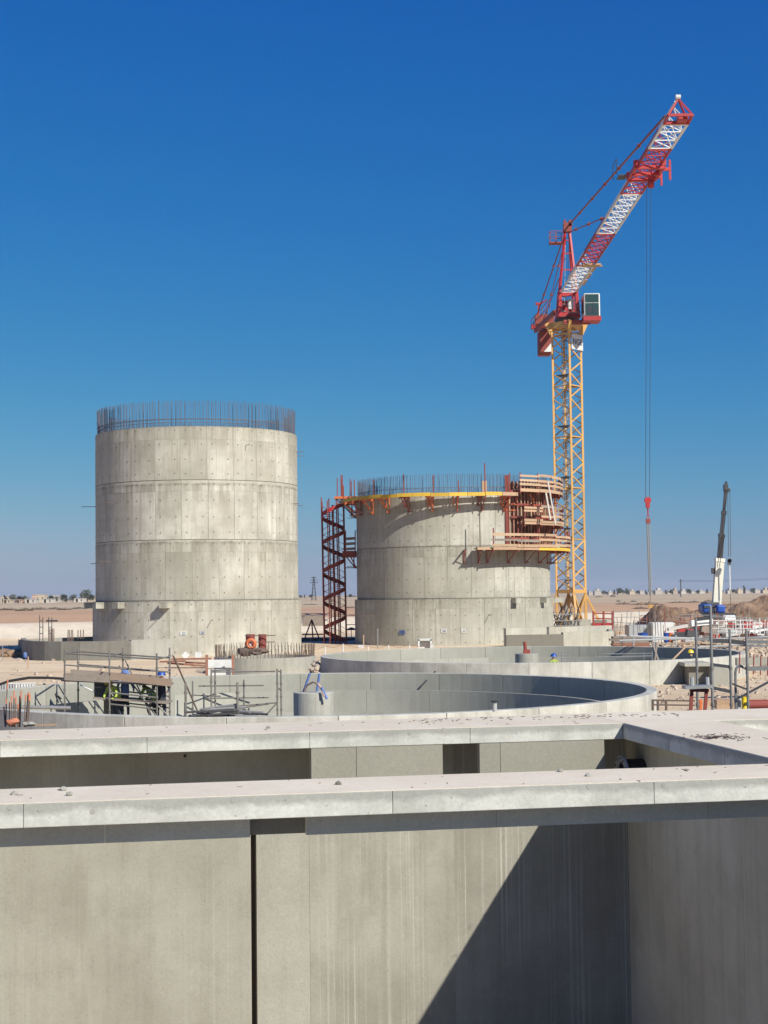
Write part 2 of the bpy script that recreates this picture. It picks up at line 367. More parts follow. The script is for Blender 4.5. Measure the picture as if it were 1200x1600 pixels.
# ================================================================== STRUCTURE
# ---- the pit frame: U along the walkways, N away from the camera, origin on the far walkway's face
PA = math.atan(.185); PU = V(math.cos(PA), math.sin(PA), 0); PN = V(-math.sin(PA), math.cos(PA), 0); PO = V(0, 18.95, 0)
def P(U, N, z): return PO + PU * U + PN * N + V(0, 0, z)
def pbox(mb, U0, U1, N0, N1, z0, z1):
    vs = [P(U, N, z) for U in (U0, U1) for N in (N0, N1) for z in (z0, z1)]
    return mb.add(vs, [(0, 1, 3, 2), (4, 6, 7, 5), (0, 4, 5, 1), (2, 3, 7, 6), (0, 2, 6, 4), (1, 5, 7, 3)])
TANKS = [(V(-2.4, 52, 0), 11.35, .72), (V(7.7, 82, 0), 11.15, .69)]
RING = (V(-6.8, 87, 0), 2.85)
S1 = V(-13.25, 109, 0); R1 = 7.1
S2 = V(5.52, 124, 0); R2 = 7.75

def bank_y(x): return 142 + .5 * (x + 35)
def sstep(a, b, x): t = min(1, max(0, (x - a) / (b - a))); return t * t * (3 - 2 * t)
def gz(x, y):
    z = -.45 + .45 * sstep(84, 96, y)
    z += 1.6 * sstep(bank_y(x), bank_y(x) + 8, y)
    if y < 400: z += .06 * noise.noise(V(x * .25, y * .25, 0)) + .05 * noise.noise(V(x * .9, y * .9, 3))
    return z
def make_ground():
    pts = []; edges = []; holes = []
    def loop(ps):
        o = len(pts); pts.extend(ps); n = len(ps); edges.extend((o + i, o + (i + 1) % n) for i in range(n))
    for c, r, _ in TANKS: loop([polar(c, 2 * math.pi * k / 72, r - .15, 0).xy for k in range(72)])
    loop([polar(RING[0], 2 * math.pi * k / 40, RING[1] - .15, 0).xy for k in range(40)])
    pit = [P(-16, -22, 0).xy, P(15, -22, 0).xy, P(15, 1.2, 0).xy, P(-16, 1.2, 0).xy]; loop(pit)
    def inside(x, y, m=0):
        for c, r, _ in TANKS:
            if (x - c.x) ** 2 + (y - c.y) ** 2 < (r - .15 + m) ** 2: return True
        if (x - RING[0].x) ** 2 + (y - RING[0].y) ** 2 < (RING[1] - .15 + m) ** 2: return True
        d = V(x, y, 0) - PO; U = d.dot(PU); N = d.dot(PN)
        return -16 - m < U < 15 + m and -22 - m < N < 1.2 + m
    ys = [-300, -120, -60, -30, -10]; y = 0
    while y < 230: ys.append(y); y += 1.6 if y < 200 else 3
    while y < 9500: ys.append(y); y *= 1.12
    for y in ys:
        if -15 < y < 230:
            xs = [i * 1.8 for i in range(-45, 46)] + [-400, -250, -160, -110, 110, 160, 250, 400]
            if y % 4 > 2: xs = xs[::1]
        else: xs = [k / 12 * max(400, y) * 1.1 for k in range(-12, 13)]
        for x in xs:
            if not inside(x, y, .3): pts.append(Vector((x + (random.uniform(-.3, .3) if abs(x) < 90 and 0 < y < 230 else 0), y)))
    vo, eo, fo, *_ = delaunay_2d_cdt(pts, edges, [], 0, 1e-4)
    fs = []
    for f in fo:
        c = sum((vo[i] for i in f), Vector((0, 0))) / len(f)
        if not inside(c.x, c.y, -.02): fs.append(f)
    mb = MB(); mb.add([(p.x, p.y, gz(p.x, p.y)) for p in vo], fs)
    o = mb.build('ground', M['ground'], org=(0, 0, 0), smooth=True, kind='structure')
make_ground()

# ---- pit walls and floor
mb = MB(); pbox(mb, -16, 15, -22, 1.4, -2.9, -2.6); mb.build('pit_floor', M['top'], org=P(0, -5, -2.6), kind='structure')  # unseen; pale slab-top material chosen to bounce light onto the side wall
bw = thing('pit_wall', 'tall back wall of the open concrete basin, streaked and half in shadow', 'wall', P(0, 1.1, -2.6))
BN0, BN1 = .76, 1.2
SLOT0 = -1.60; SLOT1 = SLOT0 + .07
pbox(MB(), -16, -3.60, BN0, BN1, -2.6, 2.04).build('wall_panel', M['pit'], bw)
pbox(MB(), -3.60, SLOT0, BN0 + .003, BN1, -2.6, .98).build('wall_panel', M['pit'], bw)
pbox(MB(), -3.60, -.866, BN0 + .003, BN1, .984, 2.04).build('wall_panel', M['pit'], bw)
pbox(MB(), SLOT0, SLOT1, BN0 + .25, BN1, -2.6, .98).build('joint_board', M['rebar'], bw)
pbox(MB(), SLOT1, -.866, BN0, BN1, -2.6, .98).build('wall_panel', M['pitpale'], bw)
pbox(MB(), -.864, 1.0, BN0 - .003, BN1, -2.6, 2.04).build('wall_panel', M['pitstreak'], bw)
pbox(MB(), 1.0, 3.33, BN0, BN1, -2.6, 2.04).build('wall_panel', M['pitstreak'], bw)
rw = thing('pit_wall', 'shaded side wall of the basin meeting the back wall in a corner', 'wall', P(3.65, -10, -2.6))
for a, b in ((-21.6, -12.0), (-11.995, -6.9), (-6.895, -2.9), (-2.895, 1.35)):
    pbox(MB(), 3.335, 3.83, a, b, -2.6, 2.045).build('wall_panel', M['pitbounce'], rw)
lw = tag(pbox(MB(), -16.3, -16, -22, 1.35, -2.6, 2.045).build('pit_wall', M['pit']), 'far side wall of the basin beyond the edge of view', 'wall')
nw = tag(pbox(MB(), -16, 15, -22.3, -22, -2.6, 2.045).build('pit_wall', M['pit']), 'basin end wall behind the photographer', 'wall')
ew = tag(pbox(MB(), 15, 15.3, -22, 1.35, -2.6, 2.045).build('pit_wall', M['pit']), 'outer wall of the neighbouring basin', 'wall')
bw2 = tag(pbox(MB(), 3.84, 15, BN0, BN1, -2.6, 2.045).build('pit_wall', M['pit']), 'back wall of the neighbouring basin', 'wall')
# walkway slabs
def slab(name, label, segs, quad=None, th=.2, zt=2.25):
    t = thing(name, label, 'walkway', P((segs[0][0] + segs[-1][1]) / 2, (segs[0][2] + segs[0][3]) / 2, zt - th))
    for U0, U1, N0, N1, N0b, N1b in segs:
        poly = [P(U0, N0, 0), P(U1, N0b, 0), P(U1, N1b, 0), P(U0, N1, 0)]
        MB().prism([p.xy for p in poly], zt - th, zt - .005).build('slab_segment', M['face'], t, bevel=.006)
    us = []; U_ = segs[0][0]
    while U_ < segs[-1][1]: us.append(U_); U_ += .04 if -7 < U_ < 6 else .6
    us.append(segs[-1][1]); fa, fb = segs[0][2], segs[0][3]; slope = (segs[-1][5] - segs[0][3]) / (segs[-1][1] - segs[0][0])
    mb = MB(); vs = []; fs = []
    for U_ in us:
        e0 = .010 + .007 * noise.noise(V(U_ * 9, 1, 0)) + .012 * max(0, noise.noise(V(U_ * 2.3, 5, 0)) - .25); e1 = .012 + .008 * noise.noise(V(U_ * 8, 7, 3)); dz = .003 * noise.noise(V(U_ * 1.5, 0, 9))
        b_ = fb + slope * (U_ - segs[0][0])
        e0 *= .6; e1 *= .6; dz *= .5; vs += [P(U_, fa + e0, zt - .008), P(U_, fa + e0, zt + dz), P(U_, b_ - e1, zt + dz), P(U_, b_ - e1, zt - .008)]
    for i in range(len(us) - 1):
        o = 4 * i; fs += [(o, o + 4, o + 5, o + 1), (o + 1, o + 5, o + 6, o + 2), (o + 2, o + 6, o + 7, o + 3)]
    mb.add(vs, fs).build('screed', M['top'], t)
    return t
def useg(cuts, f0, f1): return [(a + .0015, b - .0015, f0(a), f1(a), f0(b), f1(b)) for a, b in zip(cuts, cuts[1:])]
nn = slab('walkway_slab', 'nearest concrete walkway slab crossing the whole basin', useg([-16, -9, -5.95, -4.06, -1.02, 1.3, 4.4, 8, 15], lambda u: -5.76, lambda u: -4.77))
zf = lambda u: 1.38 + .03 * (u + 5)
fs_ = slab('walkway_slab', 'far concrete walkway slab running parallel beyond the nearest one', useg([-16, -8, -4.6, -2.9, -.95, 1.05, 3.03], lambda u: 0, zf))
fs2 = slab('walkway_slab', 'wide concrete deck at the corner beside the scaffold frames', useg([3.034, 6.2, 9.5, 15], lambda u: 0, zf))
t = thing('walkway_slab', 'cross walkway slab with a shaded edge joining the two parallel walkways', 'walkway', P(3.6, -3, 2.05))
for a, b in ((-4.766, -3.2), (-3.196, -1.6), (-1.596, -.003)):
    pbox(MB(), 3.03, 4.26, a, b, 2.05, 2.245).build('slab_segment', M['face'], t, bevel=.01)
    pbox(MB(), 3.042, 4.25, a, b, 2.245, 2.25).build('screed', M['top'], t)
t = tag(pbox(MB(), 3.03, 4.26, -21.5, -5.904, 2.05, 2.25).build('walkway_slab', M['face'], bevel=.01), 'side walkway slab out of view beside the basin', 'walkway')
t = tag(MB().prism([(-6, -1.6), (3.2, -1.6), (3.2, .7), (-6, .7)], 2.05, 2.25).build('walkway_slab', M['top']), 'walkway slab the photographer stands on', 'walkway')
# downstand beam under the near walkway
bt = thing('downstand_beam', 'shaded bluish beam under the nearest walkway slab', 'beam', P(0, -5.4, 1.85))
for a, b in ((-16, -7), (-6.996, -3.41), (-3.407, -2.2)): pbox(MB(), a, b, -5.48, -5.0, 1.86, 2.045).build('beam_segment', M['beamconc'], bt)
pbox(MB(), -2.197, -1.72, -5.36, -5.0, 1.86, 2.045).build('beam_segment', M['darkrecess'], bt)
for a, b in ((-1.717, -.05), (-.047, 1.9), (1.903, 4), (4.003, 15)): pbox(MB(), a, b, -5.48, -5.0, 1.86, 2.045).build('beam_segment', M['beamconc'], bt)
# hung panels below the far slab
for U0, U1, lab in ((-.93, .70, 'sunlit hanging concrete panel under the far walkway left of the dark gap'), (1.17, 2.78, 'sunlit hanging concrete panel under the far walkway right of the dark gap')):
    t = thing('hanging_panel', lab, 'panel', P((U0 + U1) / 2, .1, 1.65))
    k = U0 + (.26 if U0 > 0 else .55)
    pbox(MB(), U0, k, .006, .14, 1.65, 2.046).build('panel', M['panel'], t)
    pbox(MB(), k + .006, U1, .006, .14, 1.65, 2.046).build('panel', M['panel'], t)
hq = P(-2.62, BN0, 0); d_ = fw + cr * ((289 - 600) / F) - cu * ((1181 - 800) / F); tt_ = ((PO + PN * BN0) - V(0, 0, EYE)).dot(PN) / d_.dot(PN); hq = V(0, 0, EYE) + d_ * tt_
MB().tube(hq - PN * .004, hq + PN * .02, .02, 10).build('cable_hole', M['rubber'], bw)
# pipe stub with bolted flange on the side wall
pc = P(3.335, .16, 1.58)
t = thing('pipe_stub', 'bolted flange of a dark pipe sticking out of the shaded side wall', 'pipe', pc)
def xring(mb, c, d, r_in, r_out, L_, n=28):
    d = d.normalized(); a = V(0, 0, 1); b = d.cross(a)
    vs = []
    for k in range(n):
        e = a * math.cos(2 * math.pi * k / n) + b * math.sin(2 * math.pi * k / n)
        vs += [c + e * r_in, c + e * r_out, c + e * r_out + d * L_, c + e * r_in + d * L_]
    fs = []
    for k in range(n):
        i = 4 * k; j = 4 * ((k + 1) % n)
        fs += [(i, i + 1, j + 1, j), (i + 1, i + 2, j + 2, j + 1), (i + 2, i + 3, j + 3, j + 2), (i + 3, i, j, j + 3)]
    return mb.add(vs, fs)
xring(MB(), pc, -PU, .18, .2, .28).build('pipe', M['rubber'], t)
fl = xring(MB(), pc - PU * .262, -PU, .17, .25, .03).build('flange', M['pvc'], t)
for k in range(12):
    a = 2 * math.pi * k / 12; q = pc - PU * .30 + V(0, 0, 1) * .212 * math.cos(a) + PN * .212 * math.sin(a)
    rod('bolt', q + PU * .03, q, .014, M['rubber'], fl)

# ---- round tanks
def tank(c, r, zr, label, n, phase):
    t = thing('round_tank', label, 'tank', (c.x, c.y, -3))
    for k in range(n):
        a0 = 2 * math.pi * k / n + phase; a1 = 2 * math.pi * (k + 1) / n + phase; g = .006 / r
        dz = random.uniform(-.004, .004)
        o = MB().arc(c, r - .35, r, a0 + g, a1 - g, -3, zr + dz, 6).build('wall_segment', M['tank'], t, bevel=.02)
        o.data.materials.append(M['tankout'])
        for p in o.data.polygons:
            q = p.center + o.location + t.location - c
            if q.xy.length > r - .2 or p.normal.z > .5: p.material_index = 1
        MB().arc(c, r - 1.35, r - 1.2, a0 + g, a1 - g, -.75, .09 + dz, 6).build('launder_wall', M['tank'], t)
    MB().arc(c, r - .34, r - .03, 0, 2 * math.pi, -3, zr - .03, 96, True).build('joint_fill', M['joint'], t)
    MB().arc(c, r - 1.35, r - .349, 0, 2 * math.pi, -.95, -.75, 96, True).build('launder_floor', M['tank'], t)
    MB().lathe((c.x, c.y, 0), [(r - .3, -3), (0.01, -3.0)], 64).build('tank_floor', M['lowwall'], t)
    return t
tank(*TANKS[0], 'nearer round concrete tank with its inner launder ledge and centre column', 24, .1)
tank(*TANKS[1], 'farther round concrete tank between the two silos and the nearer tank', 24, .16)
def column(px, pyt, Y, rad, label):
    p = at(px, pyt, Y)
    t = thing('centre_column', label, 'column', (p.x, p.y, -3))
    MB().lathe((p.x, p.y, 0), [(rad - .02, -3), (rad - .02, p.z - .02), (rad - .04, p.z), (0.01, p.z)], 40).build('shaft', M['conc'], t, smooth=False)
    return t, p
t, pcol = column(490, 1081, 52, .70, 'round concrete column with blue hoses on top in the nearer tank')
for a in (-.62, .75):
    q = [polar(pcol, a + dx, .705, z) for dx, z in ((-.22, -.25), (.22, -.25), (.22, -.9), (-.22, -.9))]
    MB().arc(pcol, .69, .712, a - .22, a + .22, -.9, -.28, 6).build('opening', M['rebar'], t)
t2, pcol2 = column(823, 1021, 82, .64, 'small round concrete column standing in the farther tank')
MB().box((pcol2.x, pcol2.y, pcol2.z + .1), (.35, .3, .2)).tube((pcol2.x - .05, pcol2.y, pcol2.z), (pcol2.x - .1, pcol2.y, pcol2.z + .62), .09, 8).build('pump', M['rustred'], t2)
# hoses with blue couplings on the column
t = thing('hose', 'pink hose bent over the column rim with blue couplings', 'hose', pcol)
hp = [pcol + V(x, y, z) for x, y, z in ((-.3, 0, .02), (-.22, -.1, .22), (0, -.3, .35), (.18, -.6, .3), (.33, -.75, .1), (.38, -.78, -.1))]
MB().path(hp, .035, 8).build('pipe', M['housepink'], t)
for a, b in ((V(-.34, .1, .0), V(-.12, .0, .62)), (V(.1, .2, .0), V(.2, .1, .6)), (V(.3, -.74, .2), V(.48, -.78, -.2))): rod('coupling', pcol + a, pcol + b, .042, M['lightblue'], t, 8)

# ---- chamber box on the far tank's right
t = thing('outlet_chamber', 'pale concrete outlet box with a dark opening against the farther tank', 'chamber', at(1110, 1072, 71))
def pxbox(px0, px1, py0, py1, Y, depth):   # box whose front face fills a rectangle seen at distance Y
    a = at(px0, py0, Y); b = at(px1, py1, Y)
    return MB().box(((a.x + b.x) / 2, Y + depth / 2, (a.z + b.z) / 2), (abs(b.x - a.x), depth, abs(a.z - b.z)))
pxbox(1112, 1146, 1043, 1078, 70.8, 2.2).build('chamber_wall', M['conc'], t)
pxbox(1076, 1112, 1040, 1078, 71.5, 1.6).build('chamber_wall', M['joint'], t)
pxbox(1070, 1112, 1036, 1041, 71.2, 2.0).build('lid', M['conc'], t)

# ---- silos
def silo(c, rr, lifts, n, phase, mat, label, tmin, tmax, rows=(.0, .52, 1.0)):
    t = thing('silo', label, 'silo', (c.x, c.y, 0))
    MB().arc(c, rr - .5, rr - .018, 0, 2 * math.pi, -.3, lifts[-1][1] - .02, 96, True).build('core_wall', M['seam'], t)
    holes = MB()
    for li, (z0, z1, dr) in enumerate(lifts):
        ph = phase + random.uniform(0, .12) + li * .07
        wn = 2 * math.pi / n
        if dr: MB().arc(c, rr - .045, rr + dr - .018, 0, 2 * math.pi, z0, z1 - .03, 96, True).build('core_wall', M['joint'], t)
        k0 = int((tmin - ph) / wn) - 1; k1 = int((tmax - ph) / wn) + 2
        dz = random.uniform(.74, .82)
        for k in range(k0, k1):
            a0 = ph + k * wn; a1 = a0 + wn; g = .009 / rr
            rowset = (0, dz, .86, 1) if False else (0, dz, 1)
            for f0, f1 in zip(rowset, rowset[1:]):
                j = random.uniform(-.004, .006)
                MB().arc(c, rr + dr - .06, rr + dr + j, a0 + g, a1 - g, z0 + (z1 - z0) * f0 + (.02 if f0 == 0 else 0), z0 + (z1 - z0) * f1 - (.03 if f1 == 1 else .006), 5).build('wall_panel', mat, t)
            for zz in (.12, .38, .66, .93):
                for aa in (.2, .8):
                    q = polar(c, a0 + (a1 - a0) * aa, rr + dr + .004, z0 + (z1 - z0) * zz + random.uniform(-.03, .03)); d = V(math.sin(a0 + wn * aa), -math.cos(a0 + wn * aa), 0)
                    holes.tube(q, q + d * .012, .046, 6)
            if random.random() < .2:
                a = a0 + wn * random.random(); zz = z0 + (z1 - z0) * .66
                q = polar(c, a, rr + dr, zz); d = V(math.sin(a), -math.cos(a), 0)
                MB().tube(q, q + d * random.uniform(.4, 1.0), .022, 5).build('tie_rod', M['rebar'], t)
    h = holes.build('tie_holes', M['seam'], t, kind='stuff')
    return t
silo1 = silo(S1, R1, [(-.2, 3.66, .2), (3.66, 7.69, 0), (7.69, 11.66, 0), (11.66, 15.27, 0)], 25, R(7 + 7.3), M['silo'], 'tall left concrete silo of four lifts crowned with a ring of rebar', R(-95), R(108))
silo2 = silo(S2, R2, [(-.2, 3.55, .2), (3.55, 7.5, 0), (7.5, 11.55, 0)], 27, R(-2), M['silo2'], 'shorter concrete silo still wrapped with red formwork and timber platforms', R(-105), R(100))
def rebar_ring(parent, c, r, z, h, n, jit=.05, mat='rebarblue', a0=0, a1=2 * math.pi, rad=.022):
    me = None
    for k in range(n):
        a = a0 + (a1 - a0) * (k + random.uniform(-.2, .2)) / n
        q = polar(c, a, r, z)
        if me is None:
            o = MB().tube((0, 0, -.05), (0, 0, 1), rad, 4).build('rebar', M[mat], parent, org=(0, 0, 0)); me = o.data
        else:
            o = bpy.data.objects.new('rebar', me); COL.objects.link(o); o.parent = parent
        o.location = q - parent.location; o.scale = (1, 1, h * random.uniform(.97, 1.03)); o.rotation_euler = (random.uniform(-jit, jit), random.uniform(-jit, jit), 0)
rebar_ring(silo1, S1, R1 - .14, 15.2, 1.78, 290, .018)
for zz in (15.75, 15.5): MB().arc(S1, R1 - .16, R1 - .13, 0, 2 * math.pi, zz, zz + .03, 96, True).build('hoop_bar', M['rebar'], silo1)
mbx = MB().arc(S1, R1 - .5, R1 - .46, 0, 2 * math.pi, 15.75, 15.78, 96, True)
for k in range(140):
    a = 2 * math.pi * k / 140; mbx.tube(polar(S1, a, R1 - .47, 15.2), polar(S1, a + random.uniform(-.003, .003), R1 - .47, 16.9 + random.uniform(-.06, .06)), .02, 4)
mbx.build('inner_rebar', M['rebarblue'], silo1, kind='stuff')
rebar_ring(silo2, S2, R2 - .14, 11.5, 1.5, 290, .018)
MB().arc(S2, R2 - .16, R2 - .13, 0, 2 * math.pi, 11.95, 11.98, 96, True).build('hoop_bar', M['rebar'], silo2)
mbx = MB()
for k in range(140):
    a = 2 * math.pi * k / 140; mbx.tube(polar(S2, a, R2 - .47, 11.5), polar(S2, a + random.uniform(-.003, .003), R2 - .47, 12.95 + random.uniform(-.06, .06)), .02, 4)
mbx.build('inner_rebar', M['rebarblue'], silo2, kind='stuff')
# corbels
L1 = R(7)
def corbel(parent, c, phi, r, z, wd, hd, ln):
    a = phi; q = polar(c, a, r + ln / 2 - .05, z)
    MB().box(q, (wd, ln + .1, hd), rz=a).build('corbel', M['silo2'], parent)
for ph, ln in ((-16.6, .62), (-44, .6), (-62, .6), (-84, .62)): corbel(silo1, S1, R(ph) + L1, R1 + .2, 3.38, .56, .42, ln)
for px in (798, 842): 
    ph = math.asin((px - 708) / 156); corbel(silo2, S2, ph - R(2.55), R2 + .2, 3.32, .5, .4, .55)
corbel(silo2, S2, R(85), R2 + .2, 3.32, .5, .42, .85)
# hoardings / plates on the silo walls
def plate(parent, c, r, px, py, wpx, hpx, mat, pxc, half, los, D):
    ph = math.asin((px - pxc) / half) + los; p = at(px, py, D)
    q = polar(c, ph, r + .03, p.z)
    o = MB().box(q, (wpx, .02, hpx), rz=ph).build('sign_plate', M[mat], parent)
    for i in range(2):
        MB().box(polar(c, ph, r + .044, p.z - .06 + .1 * i) + V(math.cos(ph), math.sin(ph), 0) * .03, (wpx * .6, .006, .04), rz=ph).build('lettering', M['text'], o)
plate(silo1, S1, R1 + .2, 286, 989, .42, .26, 'white', 307, 161, L1, 103); plate(silo1, S1, R1 + .2, 313, 988, .34, .22, 'pvc', 307, 161, L1, 103)
plate(silo2, S2, R2 + .2, 631, 988, .5, .32, 'lightblue', 708, 156, -R(2.55), 117); plate(silo2, S2, R2 + .2, 693, 985, .44, .3, 'white', 708, 156, -R(2.55), 117)
plate(silo2, S2, R2 + .2, 722, 985, .34, .3, 'white', 708, 156, -R(2.55), 117)

# ---- low annex walls next to the silos
t = thing('annex_wall', 'low curved grey wall with starter bars beside the tall silo', 'wall', at(150, 1030, 99))
prev = None
AW = [(33, 106), (34.5, 102.5), (40, 100), (52, 98.2), (70, 97.2), (95, 96.5), (125, 96.2), (165, 96.1), (205, 96.2)]
def wallrun(t, pts, ztop, mat, th=.3):
    for (xa, ya), (xb, yb) in zip(pts, pts[1:]):
        a = atz_x(xa, ya); b = atz_x(xb, yb); d = (b - a).normalized(); n_ = V(-d.y, d.x, 0) * th
        MB().prism([a.xy, b.xy, (b + n_).xy, (a + n_).xy], -.3, ztop).build('wall_segment', M[mat], t)
def atz_x(px, Y): p = at(px, 930, Y); return V(p.x, p.y, 0)
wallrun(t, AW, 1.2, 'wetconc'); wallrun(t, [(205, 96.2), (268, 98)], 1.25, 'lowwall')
wallrun(t, [(33, 106), (150, 112)], 1.1, 'lowwall')
for i, (px, py0, py1, k) in enumerate([(80, 1002, 982, 4), (110, 1002, 984, 3), (126, 998, 984, 2)]):
    for j in range(k + 1):
        x0 = px - 4 + j * 8 / k; rod('starter_bar', at(x0, py0, 101), at(x0 + random.uniform(-.6, .6), py1, 101), .035, M['rebar'], t)
for px in (62, 67, 76, 81):
    rod('starter_bar', at(px, 1002, 101), at(px, 960 + random.random() * 6, 101), .03, M['darksteel'], t)
for py in (970, 980, 990):
    for a in (62, 76): rod('rung', at(a, py, 101), at(a + 5, py, 101), .025, M['darksteel'], t)
rod('rung', at(72, 970, 101), at(90, 970, 101), .06, M['darksteel'], t)
t = thing('annex_wall', 'low pale wall with a dark plywood face in front of the tower crane base', 'wall', at(870, 1012, 108))
wallrun(t, [(790, 107), (879, 107.5)], 1.0, 'joint'); wallrun(t, [(879.3, 107.5), (958, 109.5)], 1.12, 'silo2'); wallrun(t, [(958, 109.5), (955, 118)], 1.1, 'silo2'); wallrun(t, [(790, 112), (955, 118)], 1.35, 'silo2')

# ---- small ring foundation with starters
t = thing('ring_foundation', 'small round concrete foundation ringed by short rusty starter bars', 'foundation', RING[0])
MB().arc(RING[0], RING[1] - .3, RING[1], 0, 2 * math.pi, -1.5, .5, 48, True).build('ring_wall', M['conc'], t)
MB().arc(RING[0], .01, RING[1] - .3, 0, 2 * math.pi, -1.0, .2, 36, True).build('fill', M['soilheap'], t)
rebar_ring(t, RING[0], RING[1] - .08, .45, .75, 90, .04, 'rebar', rad=.02)
rebar_ring(t, RING[0], RING[1] - .25, .45, .35, 80, .12, 'rebar', rad=.02)

# ================================================================== TOWER CRANE
CC = V(18.12, 150, 0)
crane = thing('tower_crane', 'yellow lattice tower crane with a red and white jib reaching overhead', 'crane', CC)
T0 = R(4)
def mc(k, z, r=1.414): return polar(CC, T0 + k * math.pi / 2, r, z)
def mast_section(z0, h, first):
    mb = MB()
    for k in range(4):
        mb.bar(mc(k, z0), mc(k, z0 + h), .19, .19, up=V(math.sin(T0), -math.cos(T0), 0))
        s_ = h / 4
        for i in range(4):
            a, b = (k, (k + 1) % 4) if i % 2 else ((k + 1) % 4, k)
            mb.bar(mc(a, z0 + i * s_ + .1), mc(b, z0 + (i + 1) * s_ - .0), .1)
        mb.bar(mc(k, z0 + .05), mc((k + 1) % 4, z0 + .05), .09)
    o = mb.build('mast_section', M['yellow'], crane, org=(CC.x, CC.y, z0))
    lx = CC + V(-.25, .1, z0)
    l = MB(); 
    for dx in (-.22, .22): l.tube(lx + V(dx, 0, 0), lx + V(dx, 0, h), .035, 5)
    for i in range(16): l.tube(lx + V(-.22, 0, .15 + i * h / 16), lx + V(.22, 0, .15 + i * h / 16), .025, 4)
    for i in range(7): l.arc((lx.x, lx.y - .3), .34, .37, 0, 2 * math.pi, z0 + .3 + i * .7, z0 + .35 + i * .7, 10, True)
    l.build('ladder', M['galv'], o, org=(CC.x, CC.y, z0))
    MB().prism([mc(k, 0, 1.3).xy for k in (0, 1, 2)], z0 + .08, z0 + .13).build('landing', M['darksteel'], o, org=(CC.x, CC.y, z0))
    MB().prism([mc(k, 0, 1.3).xy for k in (2, 3, 0)], z0 + 1.1, z0 + 1.15).build('landing', M['darksteel'], o, org=(CC.x, CC.y, z0))
    return o
ms = mast_section(4.0, 5.0, True)
for i in range(1, 5):
    c = copy_tree(ms, crane); c.location.z += 5 * i
mast_section(29.0, 1.1, False)
# base
mb = MB()
for k in range(4):
    mb.bar(mc(k, 0), mc(k, 4), .24); mb.bar(mc(k, 4), mc((k + 1) % 4, 4), .22, .35)
    mb.bar(mc(k, .1), mc((k + 1) % 4, 3.8), .14); mb.bar(mc((k + 1) % 4, .1), mc(k, 3.8), .14)
    mb.bar(mc(k, 3.7), mc(k, .1, 3.2), .2)
mb.build('base_frame', M['yellow'], crane)
for k in range(4): MB().box(mc(k, .6, 3.1), (1.3, 1.3, 1.2), rz=T0 + k).build('ballast_block', M['conc'], crane)
# collar
MB().prism([mc(k, 0, 1.62).xy for k in range(4)], 29.75, 30.35).build('slewing_collar', M['yellow'], crane)
for k in range(4): MB().bar(mc(k, 29.2, 1.45), mc(k, 30.3, 1.95), .3, .4).build('collar_bracket', M['yellow'], crane)
MB().arc(CC, .01, 1.15, 0, 2 * math.pi, 30.35, 30.7, 24, True).build('slewing_ring', M['darksteel'], crane)
# banner with lettering on the right-hand face
b0, b1 = mc(0, 0, 1.52), mc(1, 0, 1.52); bd = (b1 - b0).normalized(); bn = V(bd.y, -bd.x, 0)
ba = MB().box((b0 + b1) / 2 + bn * .16 + bd * .02 + V(0, 0, 28.3), (1.95, .03, 1.5), rz=math.atan2(bd.y, bd.x)).build('banner', M['white'], crane)
cv = bpy.data.curves.new('lettering', 'FONT'); cv.body = 'NGE'; cv.size = .8; cv.align_x = 'CENTER'; cv.align_y = 'CENTER'; cv.extrude = .004; cv.offset = .012
to = bpy.data.objects.new('tmp', cv); COL.objects.link(to)
me = bpy.data.meshes.new_from_object(to.evaluated_get(bpy.context.evaluated_depsgraph_get())); bpy.data.objects.remove(to)
me.materials.clear(); me.materials.append(M['text'])
le = bpy.data.objects.new('lettering', me); COL.objects.link(le); le.parent = ba
le.matrix_local = Matrix.Translation((b0 + b1) / 2 + bn * .185 + bd * .03 + V(0, 0, 28.3) - CC) @ Matrix(((bd.x, 0, bn.x, 0), (bd.y, 0, bn.y, 0), (0, 1, 0, 0), (0, 0, 0, 1)))
# jib frame: J(s, x, z) s metres ahead of the mast axis
JD = V(.006, -1, 0).normalized(); JX = V(1, .006, 0).normalized(); ZJ = 33.2
def J(s_, x, z): return CC + JD * s_ + JX * (x + .15) + V(0, 0, z)
# slewing frame
mb = MB()
for sx in (-.95, .95):
    mb.bar(J(-.8, sx, 30.7), J(.2, sx * .85, ZJ + .2), .3); mb.bar(J(.9, sx, 30.7), J(.9, sx * .8, ZJ + .2), .5, .3)
    mb.bar(J(-1.6, sx, 31), J(1.4, sx, 31), .2, .5)
mb.bar(J(.9, -.95, 30.95), J(.9, .95, 30.95), .3, .5).bar(J(.9, -.8, 33), J(.9, .8, 33), .3, .35)
mb.box(J(-.9, 0, 31.9), (.9, .5, 1.6))
mb.build('slewing_frame', M['red'], crane)
MB().box(J(.5, .25, 32.1), (.55, .4, 1.0)).build('electric_cabinet', M['white'], crane)
MB().box(J(0, 0, 30.78), (2.3, 2.6, .1)).build('deck', M['rustred'], crane)
